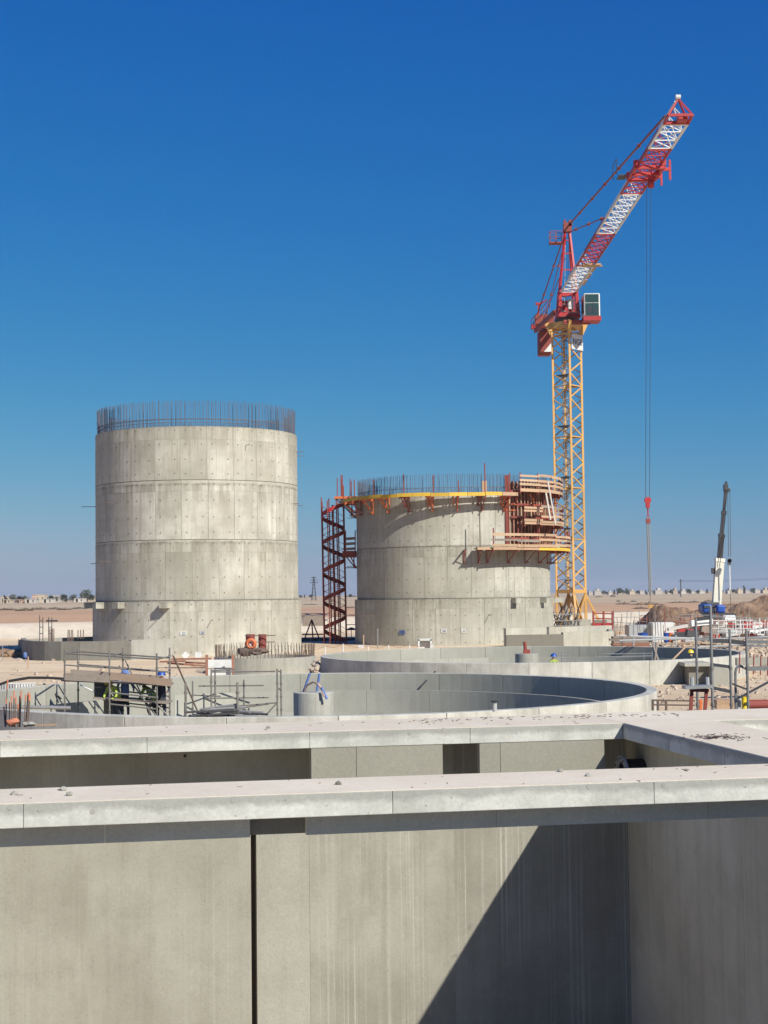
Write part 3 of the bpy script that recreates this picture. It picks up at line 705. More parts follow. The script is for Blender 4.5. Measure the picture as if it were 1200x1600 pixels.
# a-frame
ap = J(-.6, .2, 40.0)
mb = MB()
for sx in (-.85, .85): mb.bar(J(.6, sx, ZJ), ap + V(sx * .2, 0, 0), .2); mb.bar(J(-1.3, sx * .9, 31.4), ap + V(sx * .2, .1, 0), .16)
for i, q in enumerate((.35, .6, .8)):
    a = J(.6, -.85, ZJ).lerp(ap, q); b = J(.6, .85, ZJ).lerp(ap, q); mb.bar(a, b, .1); a2 = J(-1.3, -.8, 31.4).lerp(ap, q); mb.bar(a, a2, .08)
mb.build('a_frame', M['red'], crane)
mb = MB(); 
for sx in (-.18, .18): mb.tube(J(-.4, sx - .05, 32.5), ap + V(sx, .1, -.8), .03, 4)
for i in range(24):
    z = i / 24; a = J(-.4, -.05, 32.5).lerp(ap + V(0, .1, -.8), z); mb.tube(a - V(.18, 0, 0), a + V(.18, 0, 0), .02, 4)
mb.build('ladder', M['galv'], crane)
MB().box(ap + V(0, 0, -.05), (.8, .7, .9)).box(ap + V(.3, -.1, .35), (.35, .5, .6)).box(ap + V(-.25, 0, .5), (.2, .3, .5)).build('apex_head', M['rustred'], crane)
mb = MB(); bq = ap + V(-1.15, 0, -1.6)
mb.box(bq + V(0, 0, 0), (1.3, 1.0, .12))
for dx in (-.6, .0, .6):
    for dy in (-.45, .45): mb.tube(bq + V(dx, dy, 0), bq + V(dx, dy, 1.15), .035, 4)
for z in (.6, 1.15):
    for dy in (-.45, .45): mb.tube(bq + V(-.6, dy, z), bq + V(.6, dy, z), .035, 4)
    mb.tube(bq + V(-.6, -.45, z), bq + V(-.6, .45, z), .035, 4)
mb.build('apex_platform', M['rustred'], crane)
# jib sections
def jib_section(s0, s1, mat, w_=.76, h_=1.35):
    mb = MB(); n = max(1, round((s1 - s0) / 1.75)); st = (s1 - s0) / n
    for sx in (-w_, w_): mb.bar(J(s0, sx, ZJ), J(s1, sx, ZJ), .13)
    mb.bar(J(s0, 0, ZJ + h_), J(s1, 0, ZJ + h_), .15)
    for i in range(n):
        a, b = s0 + i * st, s0 + (i + 1) * st; m_ = (a + b) / 2
        mb.bar(J(a, -w_, ZJ), J(a, w_, ZJ), .06); mb.bar(J(a, -w_, ZJ), J(b, w_, ZJ), .055); mb.bar(J(a, w_, ZJ), J(b, -w_, ZJ), .055)
        for sx in (-w_, w_): mb.bar(J(a, sx, ZJ), J(m_, 0, ZJ + h_), .06); mb.bar(J(m_, 0, ZJ + h_), J(b, sx, ZJ), .06)
    mb.bar(J(s1 - .05, -w_, ZJ - .05), J(s1 - .05, w_, ZJ - .05), .16)
    return mb.build('jib_section', mat, crane)
for a, b, m_ in ((1, 13, 'white'), (13, 25.5, 'red'), (25.5, 38, 'white'), (38, 49.5, 'red'), (49.5, 55, 'white')): jib_section(a + .02, b - .02, M[m_])
for a in (4, 7, 10): MB().bar(J(a, .9, ZJ + .1), J(a + 2.4, .9, ZJ + .1), .5, .05).build('walkway_grating', M['timber'], crane)
mb = MB()
for sx in (-.76, .76): mb.bar(J(55, sx, ZJ), J(56.3, sx, ZJ + .1), .14); mb.bar(J(55, sx, ZJ), J(56.2, -.1, ZJ + 1.15), .1); mb.bar(J(56.3, sx, ZJ + .1), J(56.2, -.1, ZJ + 1.15), .1)
mb.bar(J(55, -.8, ZJ), J(55, .8, ZJ), .3, .2).bar(J(56.3, -.76, ZJ + .1), J(56.3, .76, ZJ + .1), .16).box(J(55.6, .25, ZJ + .1), (.6, .8, .35))
mb.build('jib_tip', M['red'], crane)
MB().tube(J(56.2, -.25, ZJ + 1.25), J(56.2, .05, ZJ + 1.25), .16, 10).build('tip_sheave', M['white'], crane)
MB().box(J(13.2, .9, ZJ - .05), (1.2, .25, .12)).box(J(14, .4, ZJ - .15), (1.6, .9, .15)).build('trolley_winch', M['timber'], crane)
# pendant bars
def pend(p, q, knots, r=.06):
    o = MB().bar(p, q, r * 1.7, r * 1.2).build('pendant_bar', M['rustred'], crane)
    for k in knots: MB().box(p.lerp(q, k), (.22, .35, .22)).build('link_plate', M['rustred'], o)
pend(ap + V(.25, -.2, .3), J(52, -.1, ZJ + 1.4), (.15, .32, .47, .62, .8), .075)
pend(ap + V(.25, -.2, -.5), J(25, -.1, ZJ + 1.4), (.2, .6, .95))
pend(ap + V(-.3, .2, -.8), V(CC.x - 1.6, 163.5, 33.3), (.35, .7)); pend(ap + V(-.1, .2, -.8), V(CC.x - .6, 163.5, 33.3), (.35, .7), .04); pend(J(-1.4, -.2, 36), V(CC.x - 1.0, 162, 32.8), (), .04)
# counter-jib
cj0 = V(CC.x - .1, 151, 0); cj1 = V(CC.x - .55, 166.5, 0); cd = (cj1 - cj0).normalized(); cx = V(cd.y, -cd.x, 0)
def K(s_, x, z): return cj0 + cd * s_ + cx * x + V(0, 0, z)
mb = MB()
for sx in (-.9, .9): mb.bar(K(0, sx, 31.6), K(15.3, sx, 32.4), .25, .5)
for i in range(12): mb.bar(K(i * 1.3, -.9, 31.6 + i * .065), K(i * 1.3 + 1.2, .9, 31.6 + i * .065), .1)
mb.build('counter_jib', M['rustred'], crane)
mb = MB()
for sx in (-1.3, 1.3):
    for z in (33.0, 33.6): mb.tube(K(.5, sx, z - .6), K(15.5, sx, z), .035, 4)
    for i in range(9): mb.tube(K(.5 + i * 1.85, sx, 31.9 + i * .07), K(.5 + i * 1.85, sx, 33.0 + i * .07), .035, 4)
mb.build('guard_rail', M['rustred'], crane)
MB().box(K(12.3, -.3, 33.0), (1.9, 1.5, 1.0)).build('winch', M['rustred'], crane)
MB().box(K(15, -.1, 32.75), (2.5, .9, .4)).build('end_beam', M['red'], crane)
MB().bar(K(14.5, -.6, 32.8), K(14.5, -.6, 35.0), .14).box(K(14.5, -.6, 35.2), (.6, .3, .25)).bar(K(14.5, -.6, 35.0), K(14.2, .3, 35.6), .12).build('davit', M['red'], crane)
for i in range(3):
    q = K(13.2 + i * .75, -.05, 30.9)
    o = MB().prism([(q.x - .68, q.y - .34), (q.x + .68, q.y - .34), (q.x + .68, q.y + .34), (q.x - .68, q.y + .34)], 29.5 + (.0 if i else .15), 32.1).build('counterweight', M['rustred'], crane, bevel=.12)
mb = MB(); q = K(12.82, -.05, 29.9); mb.add([q + V(-.25, -.01, -.2), q + V(.6, -.01, -.2), q + V(.6, -.01, .8)], [(0, 1, 2)]); mb.add([q + V(-.25, .02, -.2), q + V(.6, .02, -.2), q + V(.6, .02, .8)], [(0, 1, 2)]); mb.build('marking', M['white'], crane)
# cab
cq = at(923, 481, 147.6)
cab = MB().prism([(cq.x - .78, 146.6), (cq.x + .78, 146.6), (cq.x + .78, 148.6), (cq.x - .78, 148.6)], cq.z - 1.0, cq.z + 1.25).build('cab', M['white'], crane, bevel=.12)
MB().box((cq.x, 146.585, cq.z + .75), (1.28, .04, .78)).build('window', M['glass'], cab); MB().box((cq.x, 146.585, cq.z - .32), (1.28, .04, 1.2)).build('window', M['glass'], cab)
MB().box((cq.x - .79, 147.6, cq.z + .2), (.04, 1.5, 1.6)).build('window', M['glass'], cab)
MB().box((cq.x - .25, 146.57, cq.z - .35), (.4, .03, .7)).box((cq.x + .3, 146.57, cq.z - .5), (.25, .03, .4)).build('seat', M['darkcloth'], cab); MB().tube((cq.x + .1, 146.55, cq.z + .33), (cq.x + .1, 146.55, cq.z - .9), .02, 5).build('wiper', M['darksteel'], cab)
MB().box((cq.x, 147.6, cq.z - 1.2), (1.7, 2.1, .4)).build('cab_floor', M['red'], crane); MB().bar((cq.x - 2.6, 148.2, cq.z - 1.25), (cq.x, 148.2, cq.z - 1.3), .35, .4).build('cab_arm', M['rustred'], crane)
mb = MB()
for z in (30.9, 31.5, 32.0): mb.tube((cq.x - 2.2, 147.2, z), (cq.x - .85, 147.2, z), .03, 4)
for x in (-2.2, -1.5, -.9): mb.tube((cq.x + x, 147.2, 30.8), (cq.x + x, 147.2, 32.0), .03, 4)
mb.build('guard_rail', M['darksteel'], crane)
# trolley, ropes, hook
mb = MB(); TS = 44.0
for sx in (-.95, .95):
    mb.bar(J(TS - 1.6, sx, ZJ - .1), J(TS + 1.8, sx, ZJ - .1), .22, .3); mb.box(J(TS - 1.4, sx, ZJ + .1), (.3, .5, .4)); mb.box(J(TS + 1.6, sx, ZJ + .1), (.3, .5, .4))
for s_ in (-1.5, 0, 1.7): mb.bar(J(TS + s_, -.95, ZJ - .2), J(TS + s_, .95, ZJ - .2), .25)
mb.bar(J(TS + 1, .9, ZJ - .15), J(TS + 1, 1.5, ZJ - .15), .2).bar(J(TS + 1, 1.5, ZJ + .5), J(TS + 1, 1.5, ZJ - .9), .14).bar(J(TS - .8, .9, ZJ - .2), J(TS - .8, 1.25, ZJ - .2), .18).bar(J(TS - .8, 1.25, ZJ + .1), J(TS - .8, 1.25, ZJ - .8), .13)
mb.build('trolley', M['red'], crane)
MB().box(J(TS - 2.2, -1.3, ZJ + .2), (.6, 1.2, .06)).tube(J(TS - 3, -1.8, ZJ + .2), J(TS - 3, -1.8, ZJ + 1.3), .03).tube(J(TS - 1.4, -1.8, ZJ + .2), J(TS - 1.4, -1.8, ZJ + 1.3), .03).tube(J(TS - 3, -1.8, ZJ + 1.3), J(TS - 1.4, -1.8, ZJ + 1.3), .03).build('service_basket', M['darksteel'], crane)
MB().tube(J(TS, .2, ZJ - .9), J(TS, .5, ZJ - .9), .3, 12).box(J(TS, .35, ZJ - .7), (.4, .3, .9)).build('sheave_block', M['red'], crane)
hk = at(1012, 784, 107)
for dx in (-.14, .14): rod('hoist_rope', J(TS, .2 + dx, ZJ - .9), hk + V(dx, 0, .3), .019, M['darksteel'], crane, 5)
hb = MB().tube(hk + V(0, -.14, .1), hk + V(0, .14, .1), .23, 14).box(hk + V(0, 0, -.2), (.26, .26, .45)).build('hook_block', M['red'], crane)
MB().tube(hk + V(0, 0, -.4), hk + V(0, 0, -.75), .05).build('hook', M['red'], hb)
# slings hanging from the hook
t = thing('lifting_sling', 'long dark lifting straps hanging from the red crane hook', 'sling', hk + V(0, 0, -7))
for dx in (-.1, .1): rod('shackle_chain', hk + V(0, 0, -.75), hk + V(dx, 0, -1.25), .025, M['red'], t)
MB().box(hk + V(0, 0, -1.35), (.3, .2, .3)).build('shackle', M['rustred'], t)
q = at(1016, 930, 107)
for dx, dx2 in ((-.08, -.05), (.08, .05)): rod('strap', hk + V(dx, 0, -1.4), q + V(dx2, 0, 0), .05, M['galv'], t)
q2 = at(1016.5, 946, 107)
rod('chain', q, q2, .03, M['oldtimber'], t); MB().tube(q2 + V(-.2, 0, 0), q2 + V(.2, 0, -.03), .06, 6).box(q2 + V(0, 0, -.08), (.22, .15, .2)).build('spreader', M['yellow'], t)

# ================================================================== FORMWORK AND PLATFORMS ON SILO 2
LOS2 = -R(2.55)
def arcboard(name, parent, c, r, a0, a1, z, hgt, th, mat, n=3, jz=0):
    return MB().arc(c, r, r + th, a0, a1, z + jz, z + hgt + jz, n).build(name, M[mat], parent)
def bracket(parent, a, z, r, ln, mat, drop=1.3):
    mb = MB(); p0 = polar(S2, a, r + .05, z); p1 = polar(S2, a, r + ln, z); p2 = polar(S2, a, r + .08, z - drop)
    mb.bar(p0, p1, .07, .13); mb.bar(polar(S2, a, r + .08, z), p2, .06); mb.bar(p2, polar(S2, a, r + ln * .8, z - .05), .055); mb.bar(polar(S2, a, r + .08, z - drop * .9), polar(S2, a, r + .5, z - drop * .9), .07)
    mb.build('bracket', M[mat], parent)
pl = thing('work_platform', 'long curved upper platform of yellow edged planks around the shorter silo', 'platform', (S2.x, S2.y - R2, 11.3))
ZP = 11.38; A0 = R(-100); A1 = R(31); nb = 15
for k in range(nb):
    a0 = A0 + (A1 - A0) * k / nb; a1 = A0 + (A1 - A0) * (k + 1) / nb - .004
    for rj, wj in ((.28, .42), (.86, .19), (1.06, .16)): arcboard('deck_board', pl, S2, R2 + rj, a0, a1, ZP, .05, wj, 'timber', 3)
    arcboard('edge_beam', pl, S2, R2 + 1.23, a0, a1, ZP - .15 + random.uniform(-.03, .03), .27, .09, 'plankyellow' if 2 < k < 14 else 'timber', 3)
for k in range(10):
    for da in (-1.0, 1.0): bracket(pl, R(-96 + k * 13.6 + da), ZP - .13, R2, 1.25, 'orange' if k % 3 != 2 else 'rustred', .75 if da < 0 else 1.15)
for a, h in ((-74, 1.2), (-58, 1.5), (-42, 1.3), (-24, 1.6), (-9, 1.4), (3, 1.0), (16, 2.3), (29, 1.6), (-88, 2.2), (-95, 2.3)):
    rod('post', polar(S2, R(a) + LOS2, R2 + 1.2, ZP - .4), polar(S2, R(a) + LOS2, R2 + 1.22, ZP + h), .045, M['rustred'], pl)
MB().box(polar(S2, R(17) + LOS2, R2 + .6, ZP + .55), (.35, .3, .9)).build('toolbox', M['timber'], pl)

# formwork with soldiers on the right
fw_ = thing('formwork', 'tall red brown formwork panels strapped to the right flank of the shorter silo', 'formwork', (S2.x + R2, S2.y, 7.4))
FA0, FA1 = R(33) + LOS2, R(112); nf = 30
for k in range(6):
    a0 = FA0 + (FA1 - FA0) * k / 6; a1 = FA0 + (FA1 - FA0) * (k + 1) / 6 - .004
    arcboard('form_sheet', fw_, S2, R2 + .02, a0, a1, 7.55, 4.75, .05, 'ply', 5)
me = None
for k in range(nf + 1):
    a = FA0 + (FA1 - FA0) * k / nf
    MB().bar(polar(S2, a, R2 + .17, 7.6), polar(S2, a, R2 + .17, 12.5 + random.uniform(-.1, .1)), .1, .2, up=V(math.sin(a), -math.cos(a), 0)).build('soldier_beam', M['beam' if k % 3 else 'timber'], fw_)
for z in (8.0, 9.6, 10.6, 11.6):
    for k in range(6):
        a0 = FA0 + (FA1 - FA0) * k / 6; a1 = FA0 + (FA1 - FA0) * (k + 1) / 6 - .01
        arcboard('waler', fw_, S2, R2 + .3, a0, a1, z, .14, .12, 'rustred', 3)
MB().bar(polar(S2, FA0 - .015, R2 + .1, 7.5), polar(S2, FA0 - .015, R2 + .1, 12.9), .14, .3).build('end_post', M['rustred'], fw_)
for k in range(26):
    a = FA0 + (FA1 - FA0) * random.random() * .8; z = random.uniform(8.3, 11.8); q = polar(S2, a, R2 + .45, z)
    d = V(random.uniform(-.5, .5), random.uniform(-.3, .3), random.uniform(-.7, .7)); rod('push_pull_brace', q, q + d, .03, M['orange' if k % 3 else 'rustred'], fw_)
# inner form / steel behind bars top
for k in range(10):
    a = FA0 + .1 + k * .11; rod('tie_bar', polar(S2, a, R2 - .1, 12.0), polar(S2, a, R2 + .5, 12.0), .03, M['rebar'], fw_)

def rail_deck(label, z, r, wd, a0, a1, rails, step, edge='timber', posts=1.3, out=.0, postmat='rustred'):
    t = thing('work_platform', label, 'platform', polar(S2, (a0 + a1) / 2, r + wd, z)); n = max(1, round((a1 - a0) * (r + wd) / step))
    for k in range(n):
        b0 = a0 + (a1 - a0) * k / n; b1 = a0 + (a1 - a0) * (k + 1) / n
        for j in range(3): arcboard('deck_board', t, S2, r + j * wd / 3, b0, b1 - .003, z, .06, wd / 3 - .015, 'timber', 2)
        arcboard('edge_beam', t, S2, r + wd, b0 - .004, b1 - .002, z - .14 + random.uniform(-.02, .02), .24, .08, edge if random.random() < .9 else 'timber', 2)
        for zr in rails:
            tilt = random.uniform(-.07, .07)
            if random.random() < .08: continue
            arcboard('guard_board', t, S2, r + wd + .06 + out + random.uniform(0, .05), b0 - .012, b1 + .012, z + zr + tilt, random.uniform(.15, .22), .04, random.choice(('timber', 'timber', 'timber', 'timberpale', 'oldtimber')), 2)
    for k in range(n + 1):
        b = a0 + (a1 - a0) * k / n
        rod('post', polar(S2, b, r + wd + .02, z - .3), polar(S2, b, r + wd + .02 + out, z + posts), .05, M[postmat], t)
        bracket(t, b, z - .12, r - .05, wd + .05, postmat, 1.0)
    return t
ra, rb = R(36) + LOS2, R(108)
rail_deck('topmost timber guarded platform above the red brown formwork', 11.75, R2 + .42, .62, ra, rb, (.28, .62, 1.0), 1.9)
rail_deck('middle timber guarded platform halfway down the formwork', 9.25, R2 + .42, .65, ra + .04, rb, (.05, .4, .8, 1.1), 1.8, posts=1.4)
rail_deck('widest lowest platform with yellow edge beams under the formwork', 7.28, R2 + .08, 1.5, R(19) + LOS2, R(106), (.12, .5, .9), 2.0, 'plankyellow', 1.5)
ext = thing('work_platform', 'unguarded plank stub with one thin post at the lowest platform end', 'platform', polar(S2, R(15), R2 + 1, 7.28))
for j in range(3): arcboard('deck_board', ext, S2, R2 + .2 + j * .4, R(11.5) + LOS2, R(18.7) + LOS2, 7.26, .06, .38, 'timber', 2)
arcboard('edge_beam', ext, S2, R2 + 1.4, R(11.5) + LOS2, R(18.7) + LOS2, 7.16, .18, .08, 'timber', 2)
rod('post', polar(S2, R(13) + LOS2, R2 + 1.3, 6.9), polar(S2, R(13) + LOS2, R2 + 1.3, 9.9), .04, M['rebar'], ext); bracket(ext, R(14) + LOS2, 7.15, R2, 1.3, 'rustred', 1.0); bracket(ext, R(6) + LOS2, 7.15, R2, 1.0, 'rustred', 1.0)
# leaning boards
t = thing('leaning_board', 'two long pale boards leaning against the formwork platforms', 'board', at(870, 822, 120))
for x0, y0, x1, y1 in ((868, 820, 856, 752), (860, 812, 853, 770)):
    MB().bar(at(x0, y0, 116.6), at(x1, y1, 116.9), .17, .05).build('board', M['housewhite'], t)
# side platform left
t = thing('side_platform', 'small dark side platform fixed halfway up the silo next to the stair', 'platform', at(548, 868, 124))
a = at(535, 866, 124); b = at(557, 866, 124)
MB().box((a + b) / 2, ((b - a).x, 1.4, .5)).build('deck', M['rustred'], t)
for py in (842, 850, 858): MB().bar(at(539, py, 123.3), at(556, py - 1, 123.3), .22, .05, up=V(0, 1, 0)).build('guard_board', M['oldtimber'], t)
for px in (540, 555): rod('post', at(px, 868, 123.3), at(px, 829, 123.3), .045, M['rustred'], t)
for x0, x1 in ((541, 556), (548, 557)): rod('strut', at(x0, 870, 124), at(x1, 888, 124), .05, M['rustred'], t)
rod('strut', at(553, 870, 124), at(553, 888, 124), .05, M['rustred'], t)
# link deck from the stair to the platform
t = thing('link_platform', 'orange braced landing joining the spiral stair to the upper platform', 'platform', at(540, 780, 124))
MB().box(at(541, 778, 124), (1.9, 1.2, .18)).build('deck', M['orange'], t)
mb = MB()
for x0, y0, x1, y1 in ((527, 781, 556, 810), (535, 781, 556, 802), (550, 781, 550, 805), (556, 805, 546, 805)): mb.bar(at(x0, y0, 123.6), at(x1, y1, 123.6), .09)
mb.build('strut', M['darksteel'], t)
for px, py in ((527, 747), (534, 750), (547, 748), (549, 752)): rod('post', at(px, 780, 123.5), at(px, py, 123.5), .04, M['rustred'], t)

# ---- spiral stair
sp = at(522, 900, 124.5); ZB = 0
st = thing('spiral_stair', 'red spiral stair tower standing left of the shorter silo', 'stair', (sp.x, sp.y, 0))
lean = V(-.12, 0, 0)     # the tower leans slightly
def sp_p(t_, r_, z): return V(sp.x, sp.y, z) + V(math.sin(t_) * r_, -math.cos(t_) * r_, 0) + lean * ((z - 5.6) / 11.2)
RS = .93
for k in range(8):
    a = 2 * math.pi * k / 8 + .35
    rod('post', sp_p(a, RS + .03, 0), sp_p(a, RS + .03, 11.5 + (.0 if k % 2 else .3)), .05, M['rustred'], st)
rod('centre_post', sp_p(0, 0, 0), sp_p(0, 0, 11.2), .09, M['rustred'], st)
per = 2.29; nt_ = 15; nst = int(11.0 / per * nt_)
for k in range(nst):
    a = 2 * math.pi * k / nt_ + 2.2; z = .15 + per * k / nt_; da = 2 * math.pi / nt_
    MB().add([sp_p(a, .08, z), sp_p(a, RS, z), sp_p(a + da, RS, z), sp_p(a, .08, z + .04), sp_p(a, RS, z + .04), sp_p(a + da, RS, z + .04)], [(0, 2, 1), (3, 4, 5), (0, 1, 4, 3), (1, 2, 5, 4), (2, 0, 3, 5)]).build('tread', M['rustred'], st)
for rr_, mt, z0, hh in ((RS, 'rustred', -.12, .34),):
    for turn in range(int(nst / nt_ * 2) + 1):
        vs = []; fs = []; m = 10
        for i in range(m + 1):
            a = math.pi * (turn + i / m) + 2.2; z = .15 + per * (turn + i / m) / 2
            if z > 11.3: break
            vs += [sp_p(a, rr_, z + z0), sp_p(a, rr_, z + z0 + hh), sp_p(a, rr_ - .03, z + z0 + hh), sp_p(a, rr_ - .03, z + z0)]
        m2 = len(vs) // 4 - 1
        if m2 < 1: continue
        for i in range(m2):
            o = 4 * i; fs += [(o, o + 4, o + 5, o + 1), (o + 1, o + 5, o + 6, o + 2), (o + 2, o + 6, o + 7, o + 3), (o + 3, o + 7, o + 4, o)]
        MB().add(vs, fs).build('stringer', M['red' if turn > 7 else 'rustred'], st)
mb = MB()
for off in (.6, 1.05):
    pts = [sp_p(2.2 + 2 * math.pi * i / 20, RS, .15 + off + per * i / 20) for i in range(int(10.3 / per * 20))]
    mb.path(pts, .022, 4)
mb.build('handrail', M['rustred'], st)
for z in (1.5, 3.8, 6.1, 8.4): rod('tie', sp_p(R(95), RS, z), V(S2.x - R2 - .1, sp.y + .3, z), .03, M['darksteel'], st)

# ================================================================== SCAFFOLDS AND TANK CLUTTER
def scaffold(label, grid, Y, bars, boards, mat='galvold', rad=.031, depth=1.1, group=None, zfoot=None, dtop=0):
    """grid: (px, py_top, py_bottom) standards; bars: (px0,py0,px1,py1,dy)"""
    base = at(grid[0][0], grid[0][2], Y); t = thing('scaffold', label, 'scaffold', base)
    for px, py0, py1, dy in grid:
        p = at(px, py0, Y + dy); q = at(px, py1, Y + dy)
        o = rod('standard', p, V(p.x, p.y, q.z), rad, M[mat], t, 8)
        z = q.z + .25
        while z < p.z - .1: MB().tube((p.x, p.y, z), (p.x, p.y, z + .05), rad * 1.6, 8).build('coupler', M[mat], o); z += .5
    for x0, y0, x1, y1, dy0, dy1 in bars: rod('ledger', at(x0, y0, Y + dy0), at(x1, y1, Y + dy1), rad * .9, M[mat], t)
    for x0, y0, x1, y1, dy, hh, th, mm in boards: MB().bar(at(x0, y0, Y + dy), at(x1, y1, Y + dy), th, hh).build('board', M[mm], t)
    return t
# left scaffold inside the near tank
Y1 = 54.3
scaffold('scaffold bay with weathered toe boards around workers inside the nearer tank',
    [(101, 1015, 1112, 0), (122, 1012, 1112, 1.6), (171, 1018, 1122, 0), (192, 1012, 1122, 1.6), (245, 1021, 1124, 0), (265, 1012, 1124, 1.2)], Y1,
    [(101, 1021, 247, 1030, 0, 0), (122, 1018, 266, 1028, 1.6, 1.2), (101, 1039, 266, 1050, 0, .6), (122, 1038, 247, 1048, 1.6, 1.4), (171, 1082, 245, 1090, 0, 0), (171, 1100, 245, 1108, 0, 0), (192, 1080, 265, 1088, 1.5, 1.2), (192, 1098, 265, 1106, 1.5, 1.2),
     (101, 1021, 122, 1018, 0, 1.6), (171, 1025, 192, 1020, 0, 1.6), (245, 1030, 265, 1026, 0, 1.2), (195, 1030, 235, 1115, .3, .3), (186, 1040, 245, 1120, .8, .2), (240, 1058, 233, 1118, .5, .5), (247, 1103, 262, 1118, .2, .2)],
    [(101, 1057, 172, 1061, -.05, .26, .05, 'oldtimber'), (172, 1056, 268, 1067, -.06, .26, .05, 'timberbrown'), (110, 1051, 250, 1061, 1.3, .24, .05, 'oldtimber'), (101, 1062, 268, 1069, .7, .05, 1.2, 'oldtimber'), (150, 1089, 266, 1097, .8, .05, 1.3, 'oldtimber')])
scaffold('low empty scaffold frame with tubes piled at its foot right of the workers',
    [(290, 1066, 1128, -17.8), (301, 1064, 1118, .4), (330, 1045, 1118, 0), (336, 1046, 1116, 1.2), (371, 1066, 1128, -17.8), (381, 1062, 1120, .6), (433, 1045, 1120, 0), (439, 1046, 1120, .9)], 59.0,
    [(330, 1048, 366, 1046, 0, 1), (301, 1086, 345, 1088, .4, .6), (310, 1072, 412, 1071, 1.8, 1.8), (318, 1091, 420, 1090, 1.8, 1.8), (320, 1108, 432, 1098, 1, 1), (330, 1050, 430, 1049, 0, 0), (433, 1048, 439, 1050, 0, .9), (433, 1075, 439, 1078, 0, .9), (415, 1118, 433, 1098, 0, 0), (318, 1115, 420, 1100, .2, .2)], [])  # the two rearmost bars stand in for ledger shadows on the tank wall
t = thing('prop', 'long rusty raking prop leaning over the tank rim by the scaffold', 'prop', at(300, 1110, 56)); rod('tube', at(271, 1025, 55), at(309, 1112, 56), .035, M['rebar'], t)
t = thing('tube_pile', 'loose pile of scaffold tubes on the near rim of the tank', 'pile', at(360, 1120, 41))
for i in range(26):
    x0 = random.uniform(285, 350); y0 = random.uniform(1108, 1122); L_ = random.uniform(30, 75); a_ = random.uniform(-.14, .1)
    rod('tube', at(x0, y0, 40.9 + random.random() * .5), at(x0 + L_, y0 + L_ * a_, 40.9 + random.random() * .5), .03, M['galv' if i % 3 else 'darksteel'], t)
t = thing('plywood_hoarding', 'dark plywood panel hanging on the inner tank wall behind workers', 'panel', at(160, 1090, 56))
pxbox(147, 170, 1064, 1092, 55.9, .08).build('sheet', M['darksteel'], t); pxbox(169, 193, 1088, 1118, 56.2, .08).build('sheet', M['darksteel'], t); pxbox(162, 175, 1085, 1118, 56.3, .08).build('sheet', M['oldtimber'], t)

